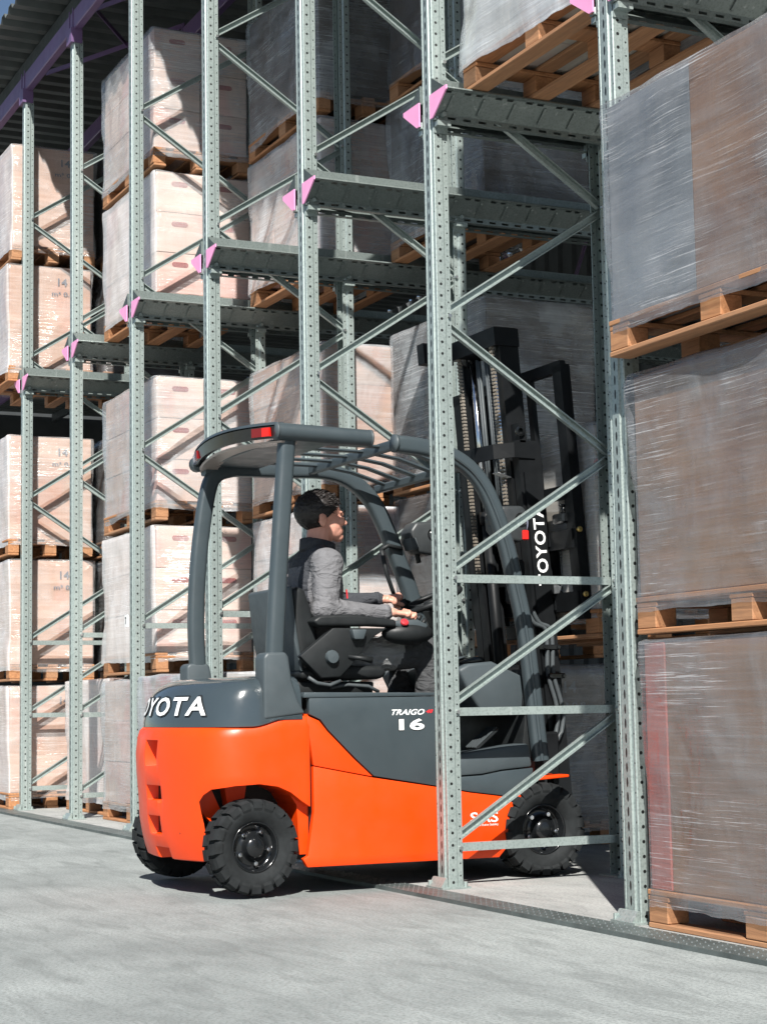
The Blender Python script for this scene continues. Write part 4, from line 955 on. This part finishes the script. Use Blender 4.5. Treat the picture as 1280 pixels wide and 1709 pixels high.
# ------------------------------------------------------------------ driver
pr_ = thing('person', 'dark-haired driver in grey and charcoal work clothes seated in the forklift', 'person', (XC, -.2, .93))
def cap_(b, a, c, ra, rb, n=14):
    a = Vector(a); c = Vector(c); d = c-a; L = d.length; t = d/L; pts = []; sc_ = []
    for i in range(5): q = math.pi/2*i/4; pts.append(a-t*ra*math.cos(q)); sc_.append(max(.02, ra*math.sin(q)))
    for i in range(1, 4): pts.append(a+d*i/4); sc_.append(ra+(rb-ra)*i/4)
    for i in range(5): q = math.pi/2*i/4; pts.append(c+t*rb*math.sin(q)); sc_.append(max(.02*rb, rb*math.cos(q)))
    b.sweep(pts, circ(1., n), scales=sc_, smooth=True); return b
def voxel(b, name, m, size, it=6, par=None, extra=None):
    o = b.build('q', None); r = o.modifiers.new('r', 'REMESH'); r.mode = 'VOXEL'; r.voxel_size = size
    s_ = o.modifiers.new('s', 'SMOOTH'); s_.iterations = it; s_.factor = .5
    o = evald(o, name, m, None, True)
    if extra: extra(o)
    base = wloc(par) if par else Vector((0, 0, 0))
    for v in o.data.vertices: v.co -= base
    o.parent = par; return o
# head, neck and hands: the skin
b = MB(); ell(b, (XC, -.218, 1.622), (.074, .098, .088)); ell(b, (XC, -.163, 1.567), (.058, .054, .078)); ell(b, (XC, -.128, 1.508), (.030, .026, .024)); ell(b, (XC, -.150, 1.535), (.048, .045, .045))
cap_(b, (XC, -.235, 1.40), (XC, -.215, 1.54), .060, .056)
cap_(b, (XC, -.113, 1.605), (XC, -.091, 1.572), .007, .011); ell(b, (XC, -.124, 1.618), (.040, .014, .010)); ell(b, (XC, -.111, 1.540), (.020, .012, .007)); ell(b, (XC, -.112, 1.530), (.017, .011, .007))
for s in (1, -1):
    ell(b, (XC+s*.078, -.232, 1.575), (.010, .020, .032)); ell(b, (XC+s*.086, -.240, 1.588), (.006, .016, .018)); ell(b, (XC+s*.035, -.128, 1.575), (.022, .022, .020))
# a body core under the clothes, continuous with neck and wrists
ell(b, (XC, -.25, 1.26), (.13, .085, .16)); ell(b, (XC, -.20, 1.0), (.13, .10, .12)); cap_(b, (XC, -.25, 1.2), (XC, -.24, 1.42), .08, .055)
SR, ER, WR = (-1.925, -.25, 1.375), (-1.868, -.285, 1.165), (-1.895, .035, 1.158)
SL, EL, WL = (-2.235, -.24, 1.375), (-2.31, -.03, 1.225), (-2.255, .165, 1.240)
for A_, B_, Cc in ((SR, ER, WR), (SL, EL, WL)):
    cap_(b, (XC, -.245, 1.36), A_, .05, .045); cap_(b, A_, B_, .042, .034); cap_(b, B_, Cc, .034, .022)
for s, kn in ((1, (-1.945, .265, .985)), (-1, (-2.24, .275, .985))):
    hp = (XC+s*.085, -.19, .965); ak = (kn[0], .215, .60); cap_(b, hp, kn, .062, .045); cap_(b, kn, ak, .042, .03)
# hands
def hand(b, w, dirv, upv, side, curl):
    w = Vector(w); d = Vector(dirv).normalized(); u = Vector(upv).normalized(); u = (u-d*u.dot(d)).normalized(); l = d.cross(u)*side
    for k in (-1, -.33, .33, 1): cap_(b, w+l*k*.012, w+d*.072+l*k*.027, .0125, .0115, 8)
    for k, L in ((-1, .062), (-.33, .074), (.33, .078), (1, .07)):
        p = w+d*.074+l*k*.027; a = 0; r = .0098
        for f in (.42, .32, .26):
            a += curl; q = p+(d*math.cos(a)-u*math.sin(a))*L*f; cap_(b, p, q, r, r*.92, 8); p = q; r *= .92
    p = w+d*.02+l*.028; q = p+d*.03+l*.022-u*.008; cap_(b, p, q, .0125, .011, 8); q2 = q+d*.032+l*.004-u*.008*(1+curl); cap_(b, q, q2, .011, .009, 8)
hand(b, (-1.895, .045, 1.160), (.02, 1, -.06), (.15, .05, 1), -1, .32)
hand(b, (-2.252, .175, 1.243), (.25, .9, .10), (.3, -.1, 1), 1, 1.15)
def skinmat(o): pass
body = voxel(b, 'body', M['skin'], .0042, 2, pr_)
# hair
def hairf(d):
    y, z = d.y, d.z; side = abs(d.x)
    if y < .12: line = -1.05+(.62*ss((side-.55)/.25)*ss((y+.35)/.2))
    else: line = -.50+(y-.12)*1.05
    k = ss((z-line)/.14+.5)
    nz = noise.noise(Vector((d.x*8, d.y*8, d.z*8)))*.03+noise.noise(Vector((d.x*24, d.y*24, d.z*9)))*.022
    return .80+.20*k+nz*k
b = MB(); ell(b, (XC, -.228, 1.622), (.087, .107, .092), 90, 60, hairf)
hr = b.build('hair', M['hair'], pr_)
b = MB(); rh = random.Random(4)
for i in range(420):
    ph = rh.uniform(0, 2*math.pi); th = rh.uniform(0, 2.0); d = Vector((math.sin(th)*math.cos(ph), math.sin(th)*math.sin(ph), math.cos(th)))
    if hairf(d) < .97: continue
    p = Vector((XC, -.226, 1.628))+Vector((d.x*.086, d.y*.104, d.z*.086)); t = Vector((rh.uniform(-.4, .4), rh.uniform(.1, .9), rh.uniform(-.1, .4))); t = (t-d*t.dot(d)*.6).normalized()
    b.sweep([p-t*.006, p+t*.010+d*.004, p+t*.022+d*.006], [(-.0035, 0), (0, .0025), (.0035, 0), (0, -.001)], side=d, scales=[1, .8, .15], smooth=True)
b.build('hair_tuft', M['hair'], hr)['kind'] = 'stuff'
for s in (1, -1):
    MB().lathe((0, 0, 0), (0, 1, 0), [(.001, .0), (.001, .001)], 4) if False else None
    b = MB(); ell(b, (XC+s*.031, -.1275, 1.596), (.010, .006, .004), 12, 8); b.build('eye', M['eyewhite'], pr_)
    b = MB(); ell(b, (XC+s*.031, -.1235, 1.596), (.008, .005, .006), 10, 6); b.build('iris', M['hair'], pr_)
    MB().sweep([(XC+s*.012, -.104, 1.619), (XC+s*.032, -.106, 1.624), (XC+s*.054, -.124, 1.618)], [(-.004, -.003), (.004, -.003), (.003, .004), (-.003, .004)], side=(0, 0, 1)).build('eyebrow', M['hair'], pr_)
# jacket
b = MB(); ell(b, (XC, -.245, 1.27), (.185, .118, .20)); ell(b, (XC, -.215, 1.06), (.172, .130, .14)); ell(b, (XC, -.258, 1.345), (.16, .085, .10)); cap_(b, (XC-.09, -.245, 1.40), (XC+.09, -.25, 1.40), .062, .062); cap_(b, (XC, -.24, 1.38), (XC, -.23, 1.455), .085, .068)
for A_, B_, Cc, k in ((SR, ER, WR, 1), (SL, EL, WL, 1)):
    A_, B_, Cc = Vector(A_), Vector(B_), Vector(Cc); cap_(b, (XC, -.245, 1.375), A_, .075, .072); cap_(b, A_, B_, .070, .056); cap_(b, B_, B_.lerp(Cc, .93), .054, .036); ell(b, B_+Vector((0, -.008, 0)), (.058, .060, .055))
    rj = random.Random(7)
    for i in range(0):
        t = rj.uniform(.1, .9); p = A_.lerp(B_, t) if i < 4 else B_.lerp(Cc, t*.7); dd = ((B_-A_) if i < 4 else (Cc-B_)).normalized(); sd = Vector((.9, rj.uniform(-1, 1), rj.uniform(-.3, 1))); sd = (sd-dd*sd.dot(dd)).normalized(); w = dd.cross(sd)
        rr_ = (.066 if i < 4 else .047)*(1-.15*t); cap_(b, p+sd*(rr_-.006)-w*.035+dd*.02, p+sd*(rr_-.006)+w*.035-dd*.02, .010, .007, 8)
def jm(o):
    for v in o.data.vertices:
        q = v.co; n = noise.noise(Vector((q.x*9, q.y*9, q.z*7))); v.co += v.normal*n*.005
    for p in o.data.polygons:
        c = p.center
        dark = (c.z > 1.365 and abs(c.x-XC) < .135) or (c.z > 1.40) and c.x < -1.98 or (c.x < -2.21 and c.y > -.16) or (abs(c.x+1.985) < .028 and c.y < -.24 and c.z > 1.1 and c.z <= 1.37) or c.y > -.15 and abs(c.x-XC) < .13
        p.material_index = 1 if dark else 0
jk = voxel(b, 'jacket', [M['jacket'], M['yoke']], .0075, 5, pr_, jm)
MB().sweep([(XC+.0715*math.cos(a)*1.02, -.228+.076*math.sin(a), 1.455+.012*math.sin(-a)) for a in [2*math.pi*i/28 for i in range(29)]], [(-.032, -.007), (-.03, .008), (.030, .004), (.034, -.004), (.028, -.008)], side=(0, 0, 1), smooth=True).build('collar', M['yoke'], pr_)
for A_, Cc in ((ER, WR), (EL, WL)):
    A_, Cc = Vector(A_), Vector(Cc); MB().sweep([A_.lerp(Cc, .87), A_.lerp(Cc, .965), A_.lerp(Cc, .97)], circ(.0375, 18), smooth=True, scales=[1, 1, .8]).build('cuff', M['jacket' if A_.x > -2 else 'yoke'], pr_)
MB().sweep([(-1.975, -.136, 1.265), (-1.975, -.133, 1.225)], [(-.002, -.003), (.002, -.003), (.002, .003), (-.002, .003)], side=(1, 0, 0)).build('red_piping', M['red'], pr_)
# trousers
b = MB(); ell(b, (XC, -.20, .98), (.175, .135, .105))
for s, kn in ((1, (-1.945, .265, .985)), (-1, (-2.24, .275, .985))):
    hp = Vector((XC+s*.09, -.17, .975)); kn = Vector(kn); ak = Vector((kn.x, .215, .58)); cap_(b, hp, kn, .090, .068); cap_(b, kn, ak, .066, .052); rj = random.Random(5+s)
    for i in range(9):
        t = rj.uniform(.2, 1.0); p = hp.lerp(kn, t) if i < 5 else kn.lerp(ak, t*.6); z_ = Vector((.8, rj.uniform(-.2, .6), rj.uniform(-.4, .8))).normalized(); dd = ((kn-hp) if i < 5 else (ak-kn)).normalized(); z_ = (z_-dd*z_.dot(dd)).normalized(); w = dd.cross(z_); r_ = .08 if i < 5 else .062
        cap_(b, p+z_*(r_-.008)-w*.04+dd*.015, p+z_*(r_-.008)+w*.03-dd*.02, .010, .008, 8)
def tm(o):
    for v in o.data.vertices: q = v.co; v.co += v.normal*(noise.noise(q*12)+.5*noise.noise(q*27))*.006
    for p in o.data.polygons: p.material_index = 1 if p.center.y > .10+.3*(p.center.z-.98) else 0
voxel(b, 'trousers', [M['trouser'], M['knee']], .0085, 4, pr_, tm)
for kx in (-1.945, -2.24):
    b = MB(); cap_(b, (kx, .21, .50), (kx, .36, .485), .042, .036); cap_(b, (kx, .20, .57), (kx, .21, .50), .045, .045); voxel(b, 'shoe', M['black'], .008, 3, pr_)
# person is carried by the seat but is a thing of its own; sill shadow line etc. end
